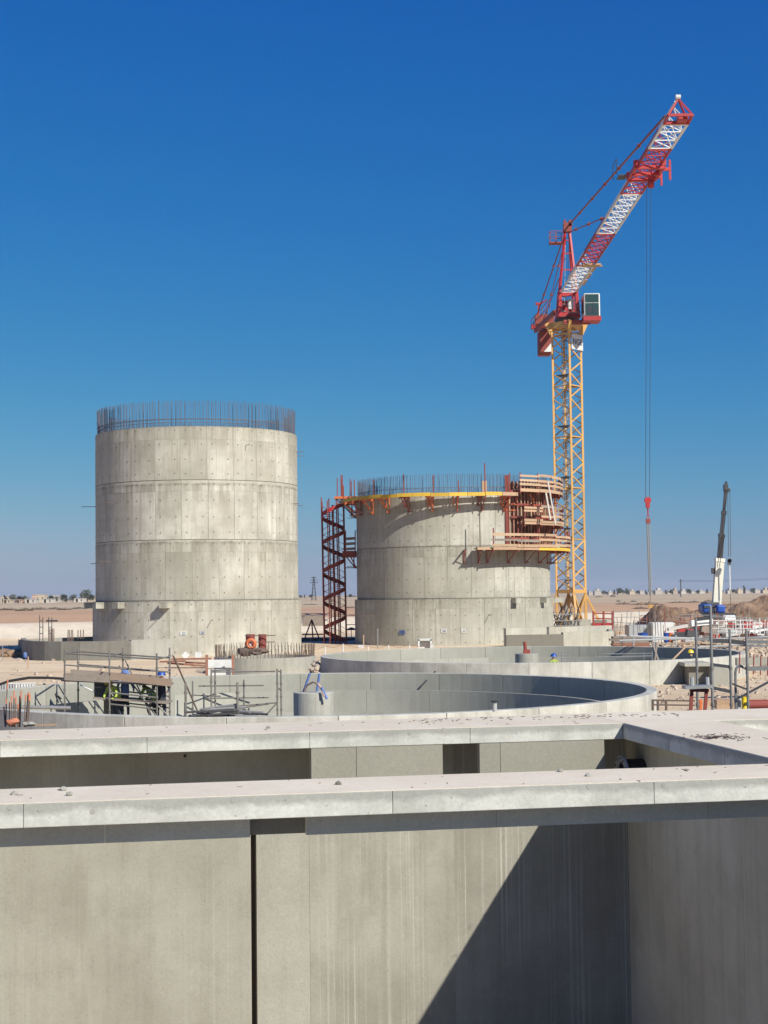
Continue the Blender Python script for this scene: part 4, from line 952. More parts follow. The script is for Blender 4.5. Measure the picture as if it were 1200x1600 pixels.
# ---- people
def person(label, pos, face, top, legs, helmet, pose='stand', vest=None):
    t = thing('person', label, 'person', pos); X = V(math.cos(face), math.sin(face), 0); Yf = V(-math.sin(face), math.cos(face), 0)
    def W(x, y, z): return V(*pos) + X * x + Yf * y + V(0, 0, z)
    if pose == 'stand':
        J_ = dict(pel=(0, 0, .95), ch=(0, .03, 1.28), nk=(0, .04, 1.5), hd=(0, .06, 1.64), kl=(-.11, .04, .5), kr=(.12, .1, .5), fl=(-.12, 0, .05), fr=(.14, .04, .05), el=(-.3, .08, 1.15), er=(.3, .1, 1.15), hl=(-.26, .3, 1.05), hr=(.24, .33, 1.1), sl=(-.19, .03, 1.42), sr=(.19, .03, 1.42))
    else:
        J_ = dict(pel=(0, -.12, .8), ch=(0, .15, 1.05), nk=(0, .36, 1.2), hd=(0, .5, 1.26), kl=(-.13, .18, .46), kr=(.14, .1, .46), fl=(-.14, -.05, .05), fr=(.16, -.1, .05), el=(-.27, .4, .85), er=(.27, .42, .85), hl=(-.16, .6, .75), hr=(.15, .62, .72), sl=(-.18, .3, 1.15), sr=(.18, .3, 1.15))
    keys = list(J_); idx = {k: i for i, k in enumerate(keys)}
    E = [('pel', 'ch'), ('ch', 'nk'), ('nk', 'hd'), ('nk', 'sl'), ('nk', 'sr'), ('sl', 'el'), ('el', 'hl'), ('sr', 'er'), ('er', 'hr'), ('pel', 'kl'), ('kl', 'fl'), ('pel', 'kr'), ('kr', 'fr')]
    rad = dict(pel=.16, ch=.17, nk=.06, hd=.1, kl=.075, kr=.075, fl=.05, fr=.05, el=.05, er=.05, hl=.035, hr=.035, sl=.075, sr=.075)
    me = bpy.data.meshes.new('body'); me.from_pydata([W(*J_[k]) - V(*pos) for k in keys], [(idx[a], idx[b]) for a, b in E], [])
    o = bpy.data.objects.new('body', me); COL.objects.link(o)
    sk = o.modifiers.new('skin', 'SKIN'); ly = me.skin_vertices[0].data if me.skin_vertices else None
    if ly is None: return t
    for k in keys: ly[idx[k]].radius = (rad[k], rad[k] * .8)
    ly[idx['pel']].use_root = True
    o.modifiers.new('sub', 'SUBSURF').levels = 1
    m2 = bpy.data.meshes.new_from_object(o.evaluated_get(bpy.context.evaluated_depsgraph_get()))
    o.modifiers.clear(); o.data = m2; o.parent = t; m2.materials.clear()
    for m_ in (top, legs, 'skin'): m2.materials.append(M[m_])
    pz = J_['pel'][2]
    for p in m2.polygons:
        c = p.center; p.use_smooth = True
        lx = c.dot(X); ly_ = c.dot(Yf)
        p.material_index = 1 if c.z < pz - .03 else (2 if (c - (W(*J_['hd']) - V(*pos))).length < .17 or min((c - (W(*J_[h]) - V(*pos))).length for h in ('hl', 'hr')) < .07 else 0)
    hd = W(*J_['hd'])
    MB().lathe((hd.x, hd.y, hd.z + .02), [(.165, 0), (.15, .03), (.135, .09), (.09, .14), (.01, .165)], 14).build('helmet', M[helmet], t, smooth=True)
    ch = W(*J_['ch'])
    if vest:
        for dz in (-.08, .06): MB().lathe((ch.x, ch.y, ch.z + dz), [(.2, 0), (.2, .04)], 12).build('reflective_band', M['pvc'], t)
    MB().blob(hd + Yf * .12 + V(0, 0, -.02), (.02, .03, .03), 1).build('nose', M['skin'], t, smooth=True)
    return t
def feet(px, py, Y, h): p = at(px, py, Y); return (p.x, p.y, p.z - h)
person('worker in blue jacket and blue helmet behind the toe boards', feet(195, 1049, 55.1, 1.75), R(200), 'lightblue', 'darkcloth', 'lightblue')
person('bent worker in dark clothes and hi-vis vest beside the blue jacket', feet(184, 1067, 55.0, 1.3), R(150), 'lime', 'darkcloth', 'helmetyellow', 'bend', 1)
person('bent worker in lime vest at the scaffold end', feet(240, 1070, 55.0, 1.3), R(60), 'lime', 'darkcloth', 'lime', 'bend', 1)
person('worker in round blue helmet looking over the right end of the boards', feet(253, 1051, 55.3, 1.75), R(170), 'darkcloth', 'darkcloth', 'blue')
person('worker in dark blue helmet and yellow vest inside the farther tank', feet(866, 1023, 73.5, 1.75), R(20), 'lime', 'darkcloth', 'blue', 'stand', 1)
person('worker in yellow helmet at the far tank behind the steel frames', feet(1081, 1017, 73.5, 1.75), R(80), 'darkcloth', 'darkcloth', 'helmetyellow')

# ---- right-hand steel frames (near, standing on the deck's far side)
YR = 25.5
rf = thing('guard_scaffold', 'tall grey steel guard frames standing beyond the corner deck', 'frame', at(1110, 1112, YR))
for px, a, b, w_ in ((1087, 966, 1112, .044), (1110, 947, 1112, .05), (1140, 983, 1112, .044), (1166, 983, 1112, .044)):
    p = at(px, a, YR); q = at(px, b, YR); o = MB().tube(V(p.x, p.y, -.45), p, w_ * .5, 10).build('post', M['galvmid'], rf, smooth=False)
    for zz in (.35, .9, 1.45, 2.0, 2.6): MB().tube((p.x, p.y, zz), (p.x, p.y, zz + .05), w_ * .72, 10).build('coupler', M['galvold'], o)
for x0, y0, x1, y1, h_, mm in ((1086, 968, 1111, 965, .06, 'darksteel'), (1110, 1001, 1141, 1002, .07, 'darksteel'), (1140, 1002, 1167, 1005, .07, 'darksteel'), (1166, 1003, 1230, 1003, .05, 'galv'), (1086, 999, 1112, 998, .05, 'galv'), (1086, 975, 1111, 973, .03, 'galv'), (1110, 1038, 1141, 1042, .05, 'darksteel'),
    (1110, 1074, 1143, 1081, .055, 'darksteel'), (1166, 1045, 1230, 1043, .07, 'galv'), (1166, 1010, 1230, 1008, .03, 'galv'), (1110, 982, 1111.5, 1000, .03, 'galv'), (1140, 1067, 1167, 1077, .03, 'darksteel'), (1150, 1093, 1215, 1058, .03, 'darksteel'), (1166, 997, 1230, 997, .035, 'galv')):
    MB().bar(at(x0, y0, YR + .02), at(x1, y1, YR + .02), .05, h_).build('cross_bar', M['galvmid' if mm == 'galv' else mm], rf)
hoop = [at(x, y, YR + .1) for x, y in ((1150, 1108), (1149, 1050), (1151, 1043), (1155, 1040), (1160, 1042), (1166, 1045))]
MB().path(hoop, .022, 6).build('hoop_rail', M['galvmid'], rf)
t = thing('steel_trestle', 'rusty red trestle with a pale plank on top beneath the frames', 'trestle', at(1090, 1112, YR - .6))
for x0, x1 in ((1081, 1079), (1104, 1101)): MB().bar(at(x0, 1076, YR - .6), at(x1, 1114, YR - .6), .05).build('leg', M['rustred'], t)
MB().bar(at(1078, 1078, YR - .6), at(1107, 1079, YR - .6), .1, .05).build('top_rail', M['rustred'], t); MB().bar(at(1068, 1074, YR - .6), at(1110, 1072, YR - .6), .3, .05).build('plank', M['galv'], t)
for px in (1082, 1106): rod('jack', at(px, 1073, YR - .6), at(px - 1, 1058, YR - .6), .03, M['pvc'], t)
def cylinder_thing(name, lab, cat, px, pyb, pyt, wpx, Y, mat, rimmat=None):
    b = at(px, pyb, Y); tp = at(px, pyt, Y); r_ = wpx / 2 / F * Y; h = tp.z - b.z
    t = thing(name, lab, cat, b)
    MB().lathe(b, [(.001, 0), (r_ * .88, 0), (r_, h), (r_ * .93, h), (r_ * .82, h * .15), (.001, h * .15)], 20).build('shell', M[mat], t, smooth=False)
    xr = MB(); xr.arc((b.x, b.y), r_ * .98, r_ * 1.05, 0, 2 * math.pi, tp.z - .03, tp.z + .01, 20, True); xr.build('rim', M[rimmat or mat], t)
    return t
cylinder_thing('bucket', 'orange bucket under the red trestle', 'bucket', 1093, 1112, 1094, 9, 25.6, 'orange')
cylinder_thing('bucket', 'grey plastic bucket between the frame posts', 'bucket', 1153, 1112, 1091, 11, 26.2, 'pvc')
cylinder_thing('bucket', 'yellow canister beside the grey bucket', 'canister', 1163, 1112, 1088, 8, 26.0, 'helmetyellow')
q = at(1186, 1104, 29); t = thing('pressure_tank', 'fat red cylinder lying behind the rightmost post', 'tank', q - V(0, 0, .5)); MB().tube(q + V(-.2, 0, .03), q + V(.7, 0, .03), .10, 16).build('cylinder', M['rustred'], t); MB().box(q + V(.25, 0, -.25), (.9, .3, .4)).build('cradle', M['darksteel'], t)
t = thing('timber_stack', 'light timber block on the sand behind the frame posts', 'timber', at(1130, 1105, 30))
for i in range(2): MB().box(at(1131, 1103 - i * 7, 30), (.36, .4, .085)).build('block', M['timber'], t)
MB().box(at(1120, 1098, 31), (.7, .3, .12)).build('block', M['timber'], t)
rail = thing('low_fence', 'short rusty steel fence with wire mesh at the tank corner', 'fence', at(1035, 1108, 30))
for px in (1020, 1028, 1041): rod('post', at(px, 1110, 30), at(px, 1094, 30), .025, M['rebar'], rail)
for y in (1094, 1101): rod('rail', at(1018, y, 30), at(1086, y + 1, 30), .018, M['rebar'], rail)

# left corner: rebar bundle with orange caps behind the far slab
t = thing('rebar_bundle', 'bundle of upright rusty bars with orange tips at the edge of the far walkway', 'rebar', at(25, 1135, 20.2))
for px, py, lean_ in ((12, 1062, 4), (10, 1092, 1), (18, 1088, -1), (22, 1080, 0), (25, 1090, 1), (31, 1088, 2), (33, 1080, 2), (40, 1086, 2), (44, 1082, 4), (46, 1083, 4), (47, 1086, 3), (28, 1100, 0), (15, 1098, 0), (6, 1104, -2)):
    Yb = 20.4 + random.random() * .3; b = at(px - lean_, 1136, Yb); tp = at(px, py, Yb)
    o = rod('bar', b, tp, .009, M['rebar'], t); rod('painted_tip', b.lerp(tp, .8), tp + V(0, 0, .004), .011, M['tip'], o)
t = tag(MB().blob(at(20, 1128, 20.35), (.09, .09, .05), 2, .5, 2).build('rag', M['tip']), 'crumpled orange rag at the foot of the rusty bars', 'rag')
t = tag(MB().blob(at(46, 1131, 20.4), (.09, .09, .03), 2, .6, 3).build('mortar_lump', M['conc']), 'grey lump of spilled mortar next to the orange rag', 'mortar')
t = tag(MB().tube(at(-10, 1104, 30), at(110, 1106, 30), .035, 8).build('tube', M['galv']), 'long grey tube lying across the tank rim at the edge', 'tube')
t = tag(MB().bar(at(55, 1133, 20.3), at(88, 1132, 20.3), .06, .02).build('board', M['timber']), 'short reddish board on the back edge of the far walkway', 'board')

# ---- debris on the slabs
deb = [('broken concrete chip near the far left end of the nearest walkway', 22, 1242), ('grey concrete lump on the nearest walkway above the patched hole', 109, 1243), ('flat stone on the back edge of the nearest walkway', 100, 1235), ('angular chip on the nearest walkway beside the slab joint', 529, 1226), ('small stone in the middle of the nearest walkway near the side wall', 919, 1213), ('tiny stone at the back edge of the nearest walkway below the panel', 876, 1206), ('dark pebble on the far walkway above the dark opening', 420, 1138)]
for lab, px, py in deb:
    p = atz(px, py, 2.25); tag(MB().blob(p + V(0, 0, .015), (.035, .03, .022), 1, .6, 2, px).build('concrete_chip', M['lowwall']), lab, 'stone')
mb = MB()
for i in range(45):
    U = random.uniform(-6, 6); N = random.uniform(-5.85, -4.82); p = P(U, N, 2.254); mb.box(p, (random.uniform(.01, .07), .008, .006), rz=random.random() * 3)
for i in range(45):
    U = random.uniform(-6, 3); N = random.uniform(.1, 1.2); p = P(U, N, 2.254); mb.box(p, (random.uniform(.01, .06), .008, .006), rz=random.random() * 3)
for i in range(110):
    U = random.uniform(.5, 4.2); N = random.gauss(1.15, .18)
    if N > 1.35: continue
    p = P(U, N, 2.254); mb.box(p, (random.uniform(.02, .06), .012, .01), rz=random.random() * 3)
mb.build('fine_debris', M['oldtimber'], org=P(0, 0, 2.25), kind='stuff')
mb = MB()
for i in range(110):
    g = random.gauss; cpt = atz(1122, 1153, 2.252) + V(g(0, .17), g(0, .16), abs(g(0, .012))); mb.box(cpt, (random.uniform(.02, .1), .006, .005), rz=random.random() * 3.1, ry=random.uniform(-.2, .2))
mb.build('twig_scatter', M['ply'], org=atz(1122, 1153, 2.25), kind='stuff')
# round patched tie holes in slab faces
for host, N_, lst in ((nn, -5.76, [(145, 1268), (364, 1250), (920, 1229), (1037, 1226), (16, 1262)]), (fs_, 0, [(82, 1160), (640, 1146), (692, 1140), (545, 1146)])):
    for px, py in lst:
        d = fw + cr * ((px - 600) / F) - cu * ((py - 800) / F); o_ = V(0, 0, EYE); tt = ((PO + PN * N_) - o_).dot(PN) / d.dot(PN); q = o_ + d * tt
        MB().tube(q - PN * .003, q + PN * .02, .022, 14).build('patched_hole', M['lowwall'], host)

# ================================================================== MIDDLE DISTANCE
# gas bottles, hose ring and rubble on the ring foundation
t = thing('pipe_sleeve', 'left dark red steel sleeve behind the orange hose ring', 'sleeve', at(391, 1018, 87)); MB().tube(at(391, 1018, 87), at(391, 991, 87), .26, 14).build('shell', M['rustred'], t)
t = thing('pipe_sleeve', 'right red steel sleeve with crossing bars on the ring foundation', 'sleeve', at(410, 1018, 87)); MB().tube(at(410, 1018, 87), at(410, 991, 87), .23, 14).build('shell', M['rustred'], t)
for y in (993, 1003): rod('bar', at(384, y, 86.6), at(430, y, 86.6), .025, M['rebar'], t)
def torus(mb, c, Rr, r_, d, n=24, m=8):
    d = d.normalized(); a = d.orthogonal().normalized(); b = d.cross(a); vs = []; fs = []
    for i in range(n):
        e = a * math.cos(2 * math.pi * i / n) + b * math.sin(2 * math.pi * i / n)
        for j in range(m): vs.append(c + e * (Rr + r_ * math.cos(2 * math.pi * j / m)) + d * r_ * math.sin(2 * math.pi * j / m))
    for i in range(n):
        for j in range(m): fs.append((i * m + j, ((i + 1) % n) * m + j, ((i + 1) % n) * m + (j + 1) % m, i * m + (j + 1) % m))
    return mb.add(vs, fs)
t = thing('hose_ring', 'bright orange coiled hose ring hung on the red sleeves', 'hose', at(392, 1006, 86)); mb = MB()
for k in range(3): torus(mb, at(392, 1006, 86.1 + k * .1), .21 + .03 * k, .06, V(.1, -1, .1))
mb.build('coil', M['orange'], t); MB().blob(at(392, 1008, 86.3), (.12, .1, .14), 1, .4).build('bundle', M['white'], t)
t = tag(MB().blob(at(385, 1017, 86.3), (.5, .3, .28), 2, .6, 2).blob(at(402, 1018, 86.2), (.6, .3, .2), 2, .6, 2, 4).build('scrap_heap', M['rebar']), 'dark scrap heap between the two red sleeves', 'scrap')
# white board between posts
t = thing('formwork_board', 'white board held between two brown posts by the ring foundation', 'board', at(345, 1055, 80))
pxbox(323, 366, 1031, 1043, 80, .12).build('board', M['white'], t); pxbox(324, 366, 1046, 1056, 79.6, .1).build('board', M['white'], t)
for px in (323, 364): MB().bar(at(px, 1058, 79.3), at(px, 1023, 79.3), .16, .12).build('post', M['beam'], t)
t = thing('barrier_board', 'two small white boards on the sand at the foot of the tall silo', 'board', at(300, 1028, 92)); MB().box(at(290, 1024, 92), (.34, .05, .34), ry=.7).build('board', M['white'], t); MB().box(at(310, 1023, 92), (.38, .05, .34)).build('board', M['white'], t)
t = thing('timber_run', 'reddish timbers lying along the foot of the tall silo', 'timber', at(310, 1032, 90))
for x0, y0, x1, y1 in ((268, 1030, 330, 1029), (250, 1034, 290, 1033), (290, 1035, 330, 1037), (262, 1036, 326, 1041)): MB().bar(at(x0, y0, 90), at(x1, y1, 89.5), .14, .1).build('timber', M['beam'], t)
# fence of rope and posts behind the farther tank, left
t = thing('rope_fence', 'white posts strung with thin red rope behind the farther tank', 'fence', at(560, 1015, 97))
pp = []
for px, py in ((470, 1016), (508, 1010), (536, 1006), (575, 1010), (607, 1008), (640, 1008), (676, 1006)):
    p = at(px, py, 96.5); rod('post', V(p.x, p.y, -.1), p, .035, M['white'], t); pp.append(p)
for a, b in zip(pp, pp[1:]):
    m_ = (a + b) / 2 - V(0, 0, .16); MB().path([a, m_, b], .013, 4).build('rope', M['rustred'], t)
for i, (px, py, hpx) in enumerate(((568, 1012, 20), (590, 1012, 30))): tag(MB().tube(at(px, py, 104), at(px, py - hpx, 104), .045, 6).build('stake', M['timber' if i == 0 else 'galv']), ('short timber stake against the shorter silo wall', 'taller pale stake against the shorter silo wall')[i], 'stake')
t = thing('notice_box', 'white open box leaning at the foot of the shorter silo', 'box', at(664, 1012, 100)); pxbox(654, 674, 1000, 1013, 100, .08).build('back', M['white'], t); pxbox(653, 656, 999, 1014, 99.6, .4).build('side', M['white'], t); pxbox(672, 675, 999, 1014, 99.6, .4).build('side', M['white'], t); pxbox(653, 675, 998, 1001, 99.6, .4).build('top', M['white'], t)
t = tag(pxbox(560, 569, 1008, 1013, 98, .1).build('notice_board', M['white']), 'small white board on the rope fence below the stair', 'board')
# clutter behind the spiral stair
t = thing('plywood_wall', 'dark low plywood wall behind the foot of the spiral stair', 'wall', at(505, 1005, 140))
for i in range(6): pxbox(471 + i * 14, 484.5 + i * 14, 997, 1014, 132 + (i % 2) * .1, .1).build('sheet', M['ply'], t)
t = thing('sand_shelter', 'rusty tripod frame with a dark tarp beyond the stair', 'frame', at(487, 990, 136))
for x0, x1 in ((476, 487), (499, 487), (489, 487)): rod('leg', at(x0, 998, 136), at(x1, 968, 136), .06, M['rustred'], t)
rod('bar', at(472, 991, 136), at(505, 991, 136), .06, M['darksteel'], t)
t = thing('parasol', 'small faded red parasol near the foot of the stair', 'parasol', at(549, 992, 134)); MB().lathe(at(549, 980, 134), [(.55, -.25), (.3, -.1), (.02, 0)], 10).build('canopy', M['rustred'], t); rod('pole', at(549, 1006, 134), at(549, 980, 134), .03, M['darksteel'], t)
t = thing('dark_tarp', 'dark shade sheet on poles under the field edge beside the tall silo', 'tarp', at(485, 985, 150)); pxbox(472, 505, 962, 978, 150, .4).build('sheet', M['oldtimber'], t)
# left: survey post with blue rag
t = thing('survey_post', 'thin post tied with a pale blue rag in front of the low curved wall', 'post', at(42, 1044, 86)); rod('post', at(44, 1044, 86), at(44, 1026, 86), .04, M['timber'], t); MB().blob(at(40, 1024, 86), (.12, .08, .2), 1, .4).build('rag', M['lightblue'], t)
t = tag(MB().tube(at(4, 1032, 95), at(4, 1008, 95), .03, 6).build('stake', M['galv']), 'lone thin stake in the sand near the photo edge', 'stake')
# dark ditch/berm and hoses
mb = MB()
for i in range(14): mb.blob(atz_x(-12 + i * 3.4, 104 + (i % 3)) + V(0, 0, .1), (.7, .6, .3 + .1 * (i % 2)), 2, .5, 2, i)
tag(mb.build('soil_ridge', M['soilheap']), 'low dark ridge of soil at the end of the curved wall', 'soil')
t = tag(MB().path([at(x, y, 66) for x, y in ((-5, 1071), (15, 1064), (45, 1059), (75, 1059), (105, 1061), (130, 1063))], .06, 6).build('black_hose', M['rubber']), 'thick black hose lying on the sand behind the nearer tank', 'hose')
t = thing('mesh_pallet', 'white slatted pallet lying at the edge behind the nearer tank', 'pallet', at(25, 1075, 68))
for i in range(13): MB().box(at(1 + i * 4.3, 1074, 67), (.07, .3, .28)).build('slat', M['white' if i > 5 else 'pvc'], t)
for dy in (1068, 1079): MB().bar(at(0, dy, 66.9), at(55, dy - 1, 66.9), .06, .05).build('rail', M['white'], t)
# cables over the inner tank wall
for i, (pts, lab) in enumerate((([(68, 1068), (80, 1080), (96, 1092)], 'thin dark cable hanging on the tank wall left of the scaffold'), ([(125, 1070), (150, 1082), (172, 1083)], 'pale hose looping from the rim to the first scaffold post'),)):
    tag(MB().path([at(x, y, 57) for x, y in pts], .035 if i == 0 else .03, 5).build('cable', M['rubber' if i == 0 else 'white']), lab, 'cable')
# leaning tubes on tank rims
t = tag(MB().tube(at(657, 1073, 62), at(680, 1049, 62.6), .04, 6).build('tube', M['darksteel']), 'dark tube leaning on the launder under the rim of the nearer tank', 'tube')
t = thing('post', 'short white pipe post on the near tank rim by its shadow', 'post', at(773, 1118, 41)); rod('pipe', at(773, 1112, 41.0), at(773, 1097, 41.0), .06, M['pvc'], t, 10); rod('cap', at(773, 1097, 41), at(773, 1095, 41), .1, M['rubber'], t, 10)
# far tank contents: ladder rails, guard rail inside
t = thing('guard_rail', 'galvanised guard rail inside the farther tank', 'railing', at(950, 1035, 84))
for px in (930, 942, 1006, 1019): rod('post', at(px, 1036, 84), at(px, 1018, 84), .03, M['galv'], t)
for a, b, y0, y1 in ((930, 1019, 1027, 1025), (942, 1019, 1022, 1021)): rod('rail', at(a, y0, 84), at(b, y1, 84), .03, M['galv'], t)
t = thing('ladder', 'short aluminium ladder on the wall of the farther tank', 'ladder', at(883, 1036, 90))
for px in (878, 888): rod('stile', at(px, 1038, 90), at(px, 1020, 90), .035, M['galv'], t)
for y in (1023, 1028, 1033): rod('rung', at(878, y, 90), at(888, y, 90), .025, M['galv'], t)
t = thing('raking_prop', 'pale raking prop at the far right end of the farther tank', 'prop', at(1060, 1035, 80)); rod('tube', at(1046, 1036, 79), at(1072, 1010, 80), .05, M['timber'], t)
t = thing('raking_prop', 'pair of dark struts crossing beside the blue drum at the tank rim', 'prop', at(1024, 1035, 82))
for x0, x1 in ((1019, 1030), (1026, 1023)): rod('tube', at(x0, 1004, 83), at(x1, 1036, 82), .06, M['oldtimber'], t)

# lumber stack right
t = thing('lumber_stack', 'stack of grey brown planks beside the pale low wall', 'lumber', at(985, 1012, 103))
for r_ in range(5):
    for c_ in range(3):
        y = 1010 - r_ * 3.6; x0 = 953 + random.uniform(0, 5) + c_ * 1; MB().box(at((x0 + 1016) / 2 + random.uniform(-4, 0), y, 103 + c_ * .7), ((1012 - x0) / F * 103, .6, .13), rz=random.uniform(-.03, .05)).build('plank', M['oldtimber' if random.random() < .6 else 'beam'], t)
t = thing('steel_cabinet', 'white steel cabinet with a grey side on the sand', 'cabinet', at(1035, 1002, 118))
pxbox(1020, 1055, 973, 1003, 118, 2.0).build('body', M['white'], t, bevel=.03); pxbox(1036.5, 1037.5, 976, 1000, 117.98, .03).build('door_gap', M['joint'], t); rod('handle', at(1040, 988, 117.9), at(1040, 984, 117.9), .03, M['darksteel'], t)
t = tag(pxbox(983, 1018.5, 977, 998, 119, 2.2).build('grey_container', M['pvc']), 'low grey container left of the white cabinet', 'container')
for px, lab, mt in ((1006, 'wide blue drum before the grey container', 'blue'), (1041, 'narrow blue drum beside the orange one', 'blue'), (1048, 'orange drum in front of the white cabinet', 'orange')):
    cylinder_thing('drum', lab, 'drum', px, 1004, 989, 17 if px == 1006 else 8.5, 114, mt)
t = thing('access_platform', 'red steel platform frame with guard rails beside the crane base', 'frame', at(943, 985, 125))
pxbox(928, 957, 974, 982, 124, 1.4).build('deck', M['red'], t)
for px in (927, 943, 957): MB().bar(at(px, 988, 124), at(px, 955, 124), .15).build('post', M['rustred'], t)
for y in (958, 966): rod('rail', at(927, y, 124), at(957, y + 1, 124), .05, M['rustred'], t)
t = thing('concrete_block', 'pale ballast block next to the yellow crane foot', 'block', at(917, 985, 130)); pxbox(905, 924, 968, 986, 130, 1.2).build('block', M['conc'], t, bevel=.04)
t = thing('shrub_pile', 'stack of scaffold frames and boards left of the crane base', 'frames', at(875, 985, 128))
for i in range(16): rod('tube', at(random.uniform(862, 905), 984, 128 + random.random() * 2), at(random.uniform(862, 905), random.uniform(945, 960), 128 + random.random() * 2), .05, M['galv' if i % 2 else 'darksteel'], t)
for y in (960, 970, 978): rod('tube', at(862, y, 128), at(908, y, 128), .05, M['galv'], t)
# scaffold towers row behind
def rack(lab, x0, x1, y0, y1, Y, n, m, mt, lean_=0):
    t = thing('scaffold_rack', lab, 'scaffold', at((x0 + x1) / 2, y1, Y))
    for i in range(n):
        x = x0 + (x1 - x0) * i / (n - 1); yy = Y + (i % 2) * 1.5; x += random.uniform(-1.5, 1.5); rod('upright', at(x, y1, yy), at(x + random.uniform(-1.5, 1.5), y0 + random.uniform(-2, (y1 - y0) * .45), yy), .026, M[mt], t)
    for j in range(m):
        y = y0 + (y1 - y0) * (j + .3) / m; rod('ledger', at(x0, y, Y), at(x0 + (x1 - x0) * random.uniform(.6, 1), y + random.uniform(-2, 2), Y), .025, M[mt if j % 2 else 'galv'], t)
    return t
rack('grey scaffold rack behind the red frame near the crane', 958, 1000, 954, 986, 128, 7, 4, 'galv')
rack('dark scaffold rack left of the white cabinet', 978, 1000, 972, 992, 121, 5, 3, 'darksteel')
rack('thin red rebar cage standing on the pale bank', 999, 1012, 961, 973, 150, 5, 3, 'rustred')
rack('wire fence panels right of the white cabinet', 1056, 1092, 962, 998, 112, 9, 4, 'galv')
rack('white railings in front of the red machinery', 1112, 1200, 962, 992, 96, 9, 5, 'white')
for i in range(60):
    px = random.uniform(1058, 1215); Y_ = random.uniform(98, 122); py = random.uniform(972, 998)
    if i == 0: clut = thing('scrap_pile', 'jumble of boards and steel panels heaped behind the white railings', 'scrap', at(1130, 1000, 108))
    MB().box(at(px, py, Y_), (random.uniform(.4, 1.7), random.uniform(.1, .5), random.uniform(.05, .45)), rz=random.uniform(-.5, .5), ry=random.uniform(-.25, .25)).build(random.choice(('board', 'sheet', 'crate')), M[random.choice(('rustred', 'rustred', 'white', 'pvc', 'oldtimber', 'beam', 'timber', 'housewhite', 'darksteel', 'red'))], clut)
clut2 = thing('scrap_pile', 'crates and odd timbers scattered behind the plank stack and drums', 'scrap', at(1000, 1000, 112))
for i in range(46):
    px = random.uniform(958, 1066); Y_ = random.uniform(119.5, 127) if px > 980 else random.uniform(112, 126); g_ = at(px, 930, Y_)
    MB().box((g_.x, g_.y, min(.55, .1 + random.random() ** 3)), (random.uniform(.3, 1.3), random.uniform(.1, .5), random.uniform(.05, .4)), rz=random.uniform(-.6, .6), ry=random.uniform(-.2, .2)).build(random.choice(('board', 'sheet', 'crate')), M[random.choice(('oldtimber', 'white', 'pvc', 'timber', 'beam', 'rustred', 'blue', 'darksteel', 'housewhite'))], clut2)
propt = thing('prop_bundle', 'upright thin steel props standing among the clutter by the soil mounds', 'props', at(1100, 1000, 110))
for i in range(34):
    px = random.uniform(945, 1205); Y_ = random.uniform(100, 126); g_ = at(px, 930, Y_)
    rod('prop', (g_.x, g_.y, 0), (g_.x + random.uniform(-.2, .2), g_.y, random.uniform(1.2, 2.7)), .022, M[random.choice(('galvold', 'rustred', 'galv', 'rebar'))], propt)
rack('dark rail fence at the foot of the soil mound', 1060, 1130, 958, 1000, 104, 8, 5, 'rustred')
rack('pale mesh fence panels on the right edge behind the frames', 1150, 1215, 965, 990, 94, 16, 3, 'white')
t = thing('guard_rail', 'long pale tube rail crossing behind the steel frames', 'railing', at(1060, 1010, 78))
for x0, y0, x1, y1 in ((968, 1001, 1090, 997), (985, 994, 1090, 998), (1085, 1000, 1230, 994), (1086, 1012, 1230, 1002)): rod('rail', at(x0, y0, 90), at(x1, y1, 90), .055, M['pvc'], t)
for px in (990, 1024, 1056, 1088, 1120, 1155, 1190): rod('post', at(px, 1010, 90), at(px, 992, 90), .04, M['pvc'], t)
for x0, x1, lab, Y in ((1085, 1110, 'stack of dark red formwork panels under the blue truck crane', 112), (1128, 1150, 'heap of white and red panels beside the notice board', 110), (1160, 1200, 'red steel formwork panels piled at the right edge', 108)):
    t = thing('panel_stack', lab, 'panels', at((x0 + x1) / 2, 996, Y))
    for i in range(7):
        a = at((x0 + x1) / 2 + random.uniform(-3, 3), 996 - i * 4.3, Y); MB().box(a, ((x1 - x0) / F * Y * random.uniform(.8, 1), 1.6, .13), rz=random.uniform(-.1, .1), ry=random.uniform(-.03, .03)).build('panel', M[('rustred', 'red', 'oldtimber', 'white')[(i + x0) % 4] if x0 != 1085 else ('rustred', 'rustred', 'white')[i % 3]], t)
t = thing('red_container', 'bright red skip behind the pale mesh fence', 'skip', at(1175, 985, 100)); pxbox(1162, 1176, 972, 982, 97, 1.4).build('body', M['red'], t); pxbox(1176, 1190, 974, 977, 97, 1.2).build('lid', M['red'], t)
t = thing('notice_board', 'white notice board with grey lettering on the steel fence', 'sign', at(1128, 980, 80)); b_ = pxbox(1122, 1133, 969, 980, 80, .03).build('board', M['housewhite'], t)
for i in range(3): pxbox(1124, 1131 - i, 971 + i * 2.6, 972.2 + i * 2.6, 79.98, .012).build('lettering', M['rustred' if i == 0 else 'oldtimber'], b_)
t = thing('white_tank', 'rounded white water tank amid the clutter', 'tank', at(1140, 975, 115)); MB().tube(at(1130, 970, 115), at(1148, 970, 115), .42, 16).build('cylinder', M['white'], t)
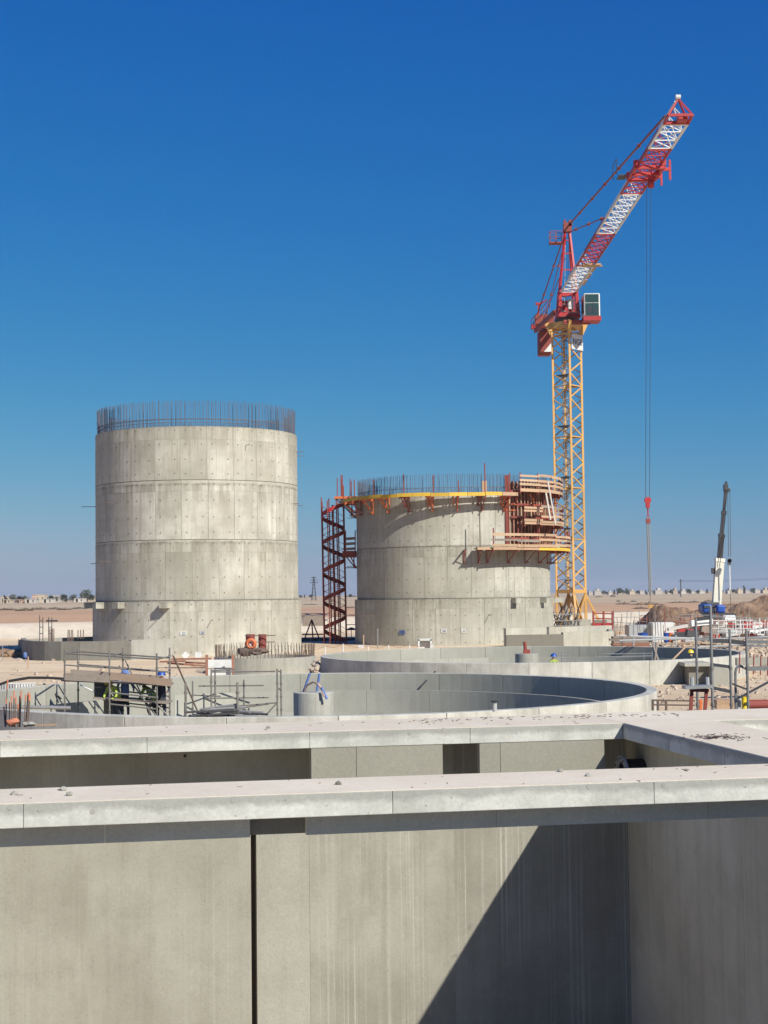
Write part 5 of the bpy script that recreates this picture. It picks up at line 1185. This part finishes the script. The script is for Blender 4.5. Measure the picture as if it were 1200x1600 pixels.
# timber beams lying and planked trench, far right sand
t = thing('plank_run', 'pale planks lying on the sand beyond the farther tank', 'planks', at(1060, 1006, 96))
for i in range(6): MB().bar(at(1022 + i * 6, 1007 - i * .4, 97), at(1085 + i * 12, 1003 + i * .6, 96 + i * .3), .2, .08).build('plank', M['timber' if i % 2 else 'housecream'], t)
t = thing('long_beam', 'grey concrete kerb beam on the sand at the right edge', 'beam', at(1180, 1033, 66))
MB().bar(at(1150, 1034, 62), at(1230, 1032, 62), .3, .3).build('beam', M['conc'], t)
rng = random.Random(4)
for i in range(5):
    px = 1155 + i * 11; lab = ('first rusty stake', 'second rusty stake', 'middle rusty stake', 'fourth rusty stake', 'last rusty stake')[i] + ' from the tank in the sand on the right'
    tag(MB().tube(at(px, 1052 + i, 58), at(px + 1, 1018 + 2 * i, 58), .025, 5).build('stake', M['rustred']), lab, 'stake')
# loose stones: one mass
mb = MB()
for i in range(1500):
    px = rng.uniform(1010, 1230) if i % 5 else rng.uniform(-20, 330); Y = rng.uniform(34, 125); p = at(px, 930, Y)
    if any((V(p.x, p.y, 0) - c).length < r + .2 for c, r, _ in TANKS) or (V(p.x, p.y, 0) - S1).length < R1 + .5 or (V(p.x, p.y, 0) - S2).length < R2 + .5: continue
    s_ = rng.uniform(.04, .15) * (1 + (Y > 80) * .8); mb.box((p.x, p.y, gz(p.x, p.y) + s_ * .2), (s_, s_ * rng.uniform(.6, 1.2), s_ * .7), rz=rng.random() * 3, rx=rng.random())
mb.build('loose_stones', M['rock'], org=(0, 60, 0), kind='stuff')
# rocks against the far tank (left tip and around)
mb = MB()
for i in range(60): mb.blob(at(rng.uniform(491, 503), 1030, rng.uniform(78, 86)) * V(1, 1, 0).length if False else V(at(rng.uniform(489, 502), 930, 82).x, rng.uniform(78, 88), rng.uniform(-.4, .35)), (.14, .14, .1), 1, .5, 2, i)
mb.build('rubble', M['rock'], kind='stuff')

# ---- soil mounds
def mound(label, px0, px1, pytop, Y, depth, seed):
    a = at(px0, 930, Y); b = at(px1, 930, Y); c = V((a.x + b.x) / 2, Y + depth * .4, 0); rx = abs(b.x - a.x) / 2; zt = at((px0 + px1) / 2, pytop, Y).z
    n = 46; mb = MB(); vs = []; fs = []
    for j in range(n):
        for i in range(n):
            u_, v_ = -1 + 2 * i / (n - 1), -1 + 2 * j / (n - 1); x = c.x + u_ * rx * 1.15; y = c.y + v_ * depth
            h = max(0, 1 - abs(u_) ** 3.4) * max(0, 1 - abs(v_) ** 1.6)
            nz = noise.noise(V(x * .35, y * .35, seed)) * .35 + noise.noise(V(x * 1.2, y * 1.2, seed)) * .10 + noise.noise(V(x * 3, y * 3, seed)) * .06
            vs.append((x, y, gz(x, y) - .1 + (zt - gz(x, y)) * h * (1 + nz * .8) + (h > .02) * nz * .5))
    for j in range(n - 1):
        for i in range(n - 1): k = j * n + i; fs.append((k, k + 1, k + n + 1, k + n))
    tag(MB().add(vs, fs).build('soil_mound', M['soilheap']), label, 'mound')
mound('light streaked earth mound left of the truck crane', 1012, 1108, 948, 150, 9, 1)
mound('broad brown earth mound right of the truck crane', 1120, 1290, 937, 176, 9, 2)
mound('low brown earth mound between the other two', 1085, 1150, 949, 172, 6, 3)

# ---- truck crane
tb = at(1117, 952, 160); tc_ = thing('truck_crane', 'blue truck crane with cream telescopic boom raised behind the mounds', 'crane', V(tb.x, tb.y, 0))
MB().box((tb.x, tb.y, 1.2), (2.6, 8, .8)).build('chassis', M['darksteel'], tc_)
pxbox(1098, 1113, 944, 957, 156.5, 2.5).build('cab', M['blue'], tc_, bevel=.2); pxbox(1120, 1134, 945, 958, 157, 3).build('counterweight', M['blue'], tc_, bevel=.2)
pxbox(1104, 1124, 941, 950, 158, 3).build('turret', M['darksteel'], tc_, bevel=.1); pxbox(1100, 1108, 946, 950, 156.4, .2).build('window', M['glass'], tc_)
for dx in (-1.4, 1.4):
    for dy in (-3, -1.5, 1.5, 3): MB().tube((tb.x + dx - .2, tb.y + dy, .56), (tb.x + dx + .2, tb.y + dy, .56), .55, 16).build('wheel', M['rubber'], tc_)
bp = [at(1119.5, 944, 160), at(1124.5, 874, 160), at(1127.5, 836, 159.5), at(1131, 800, 159.5), at(1134, 766, 159)]
for (a, b, wd, mt) in ((0, 1, .85, 'cream'), (1, 2, .5, 'darksteel'), (2, 3, .38, 'darksteel'), (3, 4, .28, 'darksteel')):
    MB().bar(bp[a], bp[b], wd, wd, up=V(0, 1, 0)).build('boom_section', M[mt], tc_)
    MB().bar(bp[b] - (bp[b] - bp[a]).normalized() * .25, bp[b] + (bp[b] - bp[a]).normalized() * .1, wd + .1, wd + .1, up=V(0, 1, 0)).build('boom_collar', M['cream' if mt == 'cream' else 'darksteel'], tc_)
MB().box(bp[4] + V(0, 0, .3), (.4, .6, .6)).box(bp[4] + V(.05, 0, .7), (.2, .4, .4)).tube(bp[4] + V(.25, -.15, 0), bp[4] + V(.25, .15, 0), .22, 10).build('boom_head', M['darksteel'], tc_)
MB().box(bp[1] + V(-.7, 0, -1.2), (.32, .5, .6)).build('boom_winch', M['darksteel'], tc_)
mk = at(1140, 876, 158.5)
for dx in (-.1, .12): rod('hoist_rope', bp[4] + V(.3 + dx, 0, 0), mk + V(dx, 0, .4), .035, M['darksteel'], tc_, 4)
MB().tube(mk + V(0, -.15, 0), mk + V(0, .15, 0), .22, 12).box(mk + V(-.05, 0, -.15), (.3, .3, .55)).build('hook_block', M['darksteel'], tc_)
rod('strap', mk + V(0, 0, -.4), at(1141, 922, 158.5), .06, M['white'], tc_, 4); rod('rope', at(1141, 922, 158.5), at(1142, 952, 158.5), .03, M['darksteel'], tc_, 4)

# ================================================================== FAR DISTANCE
# trees
def tree_mesh(kind, seed):
    rg = random.Random(seed); mb = MB()
    clumps = [(V(rg.uniform(-.3, .3), rg.uniform(-.3, .3), rg.uniform(.35, .85)), rg.uniform(.14, .26)) for _ in range(14)] if kind == 'round' else [(V(rg.uniform(-.12, .12), rg.uniform(-.12, .12), .2 + .75 * i / 10), .17 * (1.25 - i / 11)) for i in range(11)]
    for c, r_ in clumps:
        for _ in range(46):
            d = V(rg.gauss(0, 1), rg.gauss(0, 1), rg.gauss(0, 1)).normalized() * r_ * rg.uniform(.5, 1.1); p = c + d
            a = V(rg.gauss(0, 1), rg.gauss(0, 1), rg.gauss(0, 1)).normalized(); b = a.orthogonal().normalized(); s_ = rg.uniform(.03, .06)
            mb.add([p + a * s_, p + b * s_, p - a * s_, p - b * s_], [(0, 1, 2, 3)])
    return mb
protos = []
for i, k in enumerate(('round', 'round', 'tall')):
    mb = tree_mesh(k, 11 + i); me = bpy.data.meshes.new('crown'); me.from_pydata(mb.v, [], mb.f); me.materials.append(M['leaf'])
    mt = MB().tube((0, 0, 0), (0, 0, .5), .035, 6, .02).tube((0, 0, .35), (.15, 0, .6), .02, 5, .01).tube((0, 0, .3), (-.13, .05, .6), .02, 5, .01); m2 = bpy.data.meshes.new('trunk'); m2.from_pydata(mt.v, [], mt.f); m2.materials.append(M['bark'])
    protos.append((me, m2))
def far_tree(px, pyb, h_px, Y, kind, label, group, wide=1.0):
    p = at(px, pyb, Y); h = h_px / F * Y; t = thing('tree', label, 'tree', V(p.x, p.y, 1.6), group)
    h += max(0, p.z - 1.6)
    for me, nm in zip(protos[kind], ('crown', 'trunk')):
        o = bpy.data.objects.new(nm, me); COL.objects.link(o); o.parent = t; o.scale = (h * wide, h * wide, h); o.rotation_euler.z = px
def house(px0, px1, pyt, pyb, Y, mat, label, group=None, win=2):
    a = at(px0, pyt, Y); b = at(px1, pyb, Y); t = thing('house', label, 'house', V((a.x + b.x) / 2, Y, 1.6), group)
    w_ = b.x - a.x; zt = a.z; MB().box(((a.x + b.x) / 2, Y + 4, (zt + 1.4) / 2), (w_, 8, zt - 1.4)).build('wall', M[mat], t)
    MB().box(((a.x + b.x) / 2, Y + 4, zt + .12), (w_ + .4, 8.4, .24)).build('roof', M[mat], t)
    if not win:
        k = (px0 * 7 % 5) / 5; MB().box((a.x + w_ * (.25 + .5 * k), Y + 3, zt + .5 + k * .6), (w_ * (.25 + .3 * k), 5, 1.0 + k * 1.2)).build('roof_room', M[mat], t); return
    for k in range(win):
        x = a.x + w_ * (k + .5) / win; MB().box((x, Y - .02, zt - (zt - 1.6) * .45), (min(1.3, w_ * .12), .1, 1.2)).build('window', M['window'], t)
    MB().box((a.x + w_ * .28, Y - .02, 2.6), (1.1, .1, 2.0)).build('door', M['bark'], t)
GL = 'far houses left of the tall silo'
HL = [(1, 15, 932, 937.5, 'housecream', 'cream far house at the left edge of the skyline'), (16, 36, 933.5, 937, 'housewhite', 'long white far house behind the leftmost trees'), (5, 17, 937.5, 942.5, 'housecream', 'low cream hut in front of the leftmost far house'),
      (26, 34, 937.5, 942, 'housepink', 'low pinkish hut beside a red door on the far field'), (39, 56, 936.5, 942.5, 'housewhite', 'low white hut left of the dark shed in the far village'), (55, 70, 929.5, 937, 'housecream', 'tallest cream far house with two storeys'),
      (66, 82, 936.3, 942, 'housewhite', 'low white hut in front of the tall cream far house'), (77, 92, 930.8, 936.5, 'housewhite', 'pale far house beside the bushy green trees'), (116, 131, 935.5, 938.5, 'housewhite', 'long low wall-like far house before the big round tree'), (131, 149, 932, 937, 'housecream', 'flat cream far house touching the tall silo edge'),
      (50, 55, 930, 937, 'housepink', 'narrow dark brick shed beside the tall cream far house')]
for x0, x1, y0, y1, m_, lab in HL: house(x0, x1, y0, y1, 860 + (937 - y0) * 6 if y1 < 940 else 800, m_, lab, win=2)
for px, pb, h, k, wd, lab in ((20, 934, 5.5, 0, 1.1, 'dark far tree behind the leftmost houses'), (29, 934, 4, 1, 1.3, 'small dark far tree left of the tall cream house'), (40, 936, 5, 0, 1.2, 'dark far tree over the low white hut'), (79, 934, 5, 1, 1, 'far tree right of the tall cream house'), (87, 940, 8, 0, .9, 'bushy far tree before the pale house'), (98, 939, 12, 1, .85, 'tall green far tree in the middle of the left village'), (103, 938, 9, 2, 1, 'slim far tree beside the tall green one'), (113, 939, 10, 0, 1.1, 'wide green far tree near the low wall'), (132, 934, 12.5, 0, 1.05, 'biggest round dark far tree near the tall silo'), (142, 934, 7, 1, 1, 'smaller far tree at the shoulder of the biggest round one'), (8, 934, 4, 2, 1.2, 'low far tree over the leftmost roof')):
    far_tree(px, pb, h, 880, k, lab, None, wd)
# right village
HR = [(929, 939, 924, 929), (951, 957, 926, 929), (984, 992, 924.5, 929), (1000, 1007, 924, 929), (1024, 1035, 923, 929), (1052, 1058, 923, 928), (1064, 1072, 924, 928), (1093, 1101, 924, 927), (1153, 1161, 922, 926), (1165, 1172, 924, 926), (1180, 1190, 922.5, 925.5), (1043, 1049, 925, 928.5), (1012, 1019, 925.5, 929), (920, 926, 925.5, 930), (966, 972, 926, 929), (1080, 1086, 924.5, 928), (1137, 1143, 923.5, 927), (1192, 1200, 922.5, 925)]
nmR = ['wide white far house right of the crane mast', 'small far hut beside the dark bush', 'white far house left of the hanging slings', 'far house second left of the slings', 'largest white far house just right of the slings', 'far house left of the power pole', 'far house right of the power pole', 'pale far house left of the cream boom', 'long pale far house right of the cream boom', 'tiny pale hut under the tall tree', 'cream far house near the right edge', 'little far house between the slings and the pole', 'little far house touching the slings', 'far house seen against the yellow mast', 'tiny far hut in the tree line left of the slings', 'tiny far hut behind the mound', 'tiny far hut behind the second hook rope', 'pale far house at the right edge of the photo']
for i, ((x0, x1, y0, y1), lab) in enumerate(zip(HR, nmR)): house(x0, x1, y0 - .5, y1, 1150 + (i % 4) * 60, ('housewhite', 'housewhite', 'housecream')[i % 3], lab, win=0)
rg = random.Random(5)
xs = [(943, 5), (947, 4), (960, 6), (969, 8.5), (973, 7), (979, 8), (981, 6), (996, 5), (1009, 5), (1016, 4.5), (1022, 4), (1040, 5), (1048, 5), (1051, 6.5), (1061, 4), (1077, 6), (1090, 4.5), (1105, 5.5), (1145, 4.5), (1149, 5), (1163, 10), (1175, 6), (1178, 6.5), (1195, 6), (1199, 6), (556 - 70, 5), (476, 4), (548, 4), (470, 3.5), (1135, 4.5), (1128, 4)]
for i, (px, h) in enumerate(xs):
    hor = 929 - .0115 * (px - 600)
    big = px == 1163
    marks = [(462, 'the tall silo'), (520, 'the spiral stair'), (916, 'the yellow crane mast'), (1016, 'the hanging slings'), (1063, 'the power pole'), (1124, 'the cream crane boom'), (1141, 'the truck crane hook rope')]
    m0 = [m_ for m_ in marks if m_[0] < px][-1]; nth = sorted(x for x, _ in xs if m0[0] < x <= px).index(px); nth = ('first', 'second', 'third', 'fourth', 'fifth', 'sixth', 'seventh', 'eighth', 'ninth', 'tenth', 'eleventh', 'twelfth')[nth]
    far_tree(px, hor + 4, h + 1.5, 1250 + (i % 3) * 50, i % 3, 'tallest dome-shaped far tree right of the cream boom' if big else nth + ' small skyline tree counting rightwards from ' + m0[1], None if big else 'small trees on the far skyline', 1.2 if i % 3 < 2 else 1)
# bushes in the fields
def bush_mesh(seed, n=260):
    rg = random.Random(seed); mb = MB()
    for _ in range(n):
        t_ = rg.uniform(-1, 1); p = V(t_, rg.uniform(-.5, .5), abs(rg.gauss(0, .35)) * (1 - t_ * t_) + .03); a = V(rg.gauss(0, 1), rg.gauss(0, 1), rg.gauss(0, 1)).normalized(); b = a.orthogonal().normalized(); s_ = rg.uniform(.05, .12)
        mb.add([p + a * s_, p + b * s_, p - a * s_, p - b * s_], [(0, 1, 2, 3)])
    me = bpy.data.meshes.new('bush'); me.from_pydata(mb.v, [], mb.f); me.materials.append(M['scrub']); return me
bm_ = [bush_mesh(s_) for s_ in (1, 2)]
def bush(px, py, wpx, hpx, label, group=None, k=0):
    p = atz(px, py, 1.6); o = bpy.data.objects.new('bush', bm_[k % 2]); COL.objects.link(o); o.location = p; sc_ = p.y / F; o.scale = (wpx / 2 * sc_, 2.5, hpx * sc_ * 1.2); tag(o, label, 'bush', group)
for i, (x, y, w_, h) in enumerate(((15, 953.5, 28, 4), (38, 954.5, 26, 5), (60, 952.5, 30, 4.5), (84, 952, 24, 3.5), (100, 953, 22, 3.5), (122, 951.5, 26, 3.5), (140, 950.5, 16, 3), (5, 953, 16, 3))): bush(x, y, w_, h, ('third', 'fourth', 'fifth', 'sixth', 'seventh', 'eighth', 'last and narrowest', 'second')[i] + ' scrub patch from the photo edge in the left field row', 'scrub row on the left field', i)
for i, (x, y, w_, h, lab) in enumerate(((975, 944.5, 24, 4, 'low dark scrub patch near the crane in the right field'), (966, 940, 6, 3, 'tiny round bush in the right field nearest the crane'), (1012, 945, 48, 4.5, 'widest scrub patch crossed by the hanging slings'), (1000, 951.5, 26, 4, 'scrub patch just above the pale bank'), (990, 940.5, 8, 3, 'small bush above the widest scrub patch'), (1060, 942, 36, 2.5, 'thin scrub line left of the truck crane'), (1085, 941.5, 18, 3.5, 'scrub patch behind the light mound'), (1106, 940, 14, 3.5, 'scrub patch at the foot of the cream boom'), (958, 932.5, 8, 5, 'dark lone bush below the far village'), (935, 933, 14, 2, 'flat scrub by the crane mast on the far field'), (485, 945, 24, 2, 'faint scrub between the two silos'), (547, 950, 20, 2.5, 'scrub patch left of the shorter silo'))): bush(x, y, w_, h, lab, None, i)
# pylons
def pylon(px, pyb, pyt, Y, label):
    b = at(px, pyb, Y); h = (pyb - pyt) / F * Y; t = thing('pylon', label, 'pylon', V(b.x, b.y, 1.6)); w_ = h * .1; mb = MB()
    for sx in (-1, 1):
        for sy in (-1, 1): mb.bar(V(b.x + sx * w_, Y + sy * w_, 1.6), V(b.x + sx * w_ * .12, Y + sy * w_ * .12, b.z + h), .22)
    for i in range(7):
        f = i / 7; g = (i + 1) / 7
        for sx in (-1, 1): mb.bar(V(b.x + sx * w_ * (1 - f * .88), Y - w_ * (1 - f * .88), 1.6 + (b.z + h - 1.6) * f), V(b.x - sx * w_ * (1 - g * .88), Y - w_ * (1 - g * .88), 1.6 + (b.z + h - 1.6) * g), .14)
    mb.build('lattice', M['darksteel'], t); mb = MB()
    for f, l in ((.72, .2), (.84, .16), (.95, .12)): mb.bar(V(b.x - h * l, Y, b.z + h * f), V(b.x + h * l, Y, b.z + h * f), .25)
    mb.build('cross_arm', M['darksteel'], t)
pylon(490.5, 935, 901, 700, 'lattice power pylon on the skyline between the silos')
b = at(1063.5, 928, 600); t = thing('power_pole', 'thin power pole on the skyline left of the truck crane', 'pole', V(b.x, b.y, 1.6)); MB().bar(V(b.x, b.y, 1.6), at(1063.5, 905, 600), .35).build('pole', M['darksteel'], t); MB().bar(at(1060, 908, 600), at(1067, 907, 600), .2).build('cross_arm', M['darksteel'], t)
for k, (y0, y1) in enumerate(((907, 903), (909, 905))):
    pts = [at(1063.5 + i * 18, y0 + (y1 - y0) * i / 8 + 1.2 * math.sin(math.pi * i / 8), 600) for i in range(9)]
    tag(MB().path(pts, .05, 3).build('power_line', M['darksteel']), ('upper', 'lower')[k] + ' thin power line running right from the pole', 'cable')

# ---- the dusty air
hz = MB().box((0, 5600, 36), (26500, 12950, 84)).build('haze', M['white'], org=(0, 5600, 0), kind='stuff')
hm = bpy.data.materials.new('dusty air'); hm.use_nodes = True; hn = hm.node_tree; hn.nodes.remove(hn.nodes['Principled BSDF'])
pv = hn.nodes.new('ShaderNodeVolumePrincipled'); pv.inputs['Color'].default_value = (.90, .92, 1, 1); pv.inputs['Density'].default_value = .00010; pv.inputs['Anisotropy'].default_value = .1
hn.links.new(pv.outputs[0], hn.nodes['Material Output'].inputs['Volume']); hz.data.materials.clear(); hz.data.materials.append(hm)
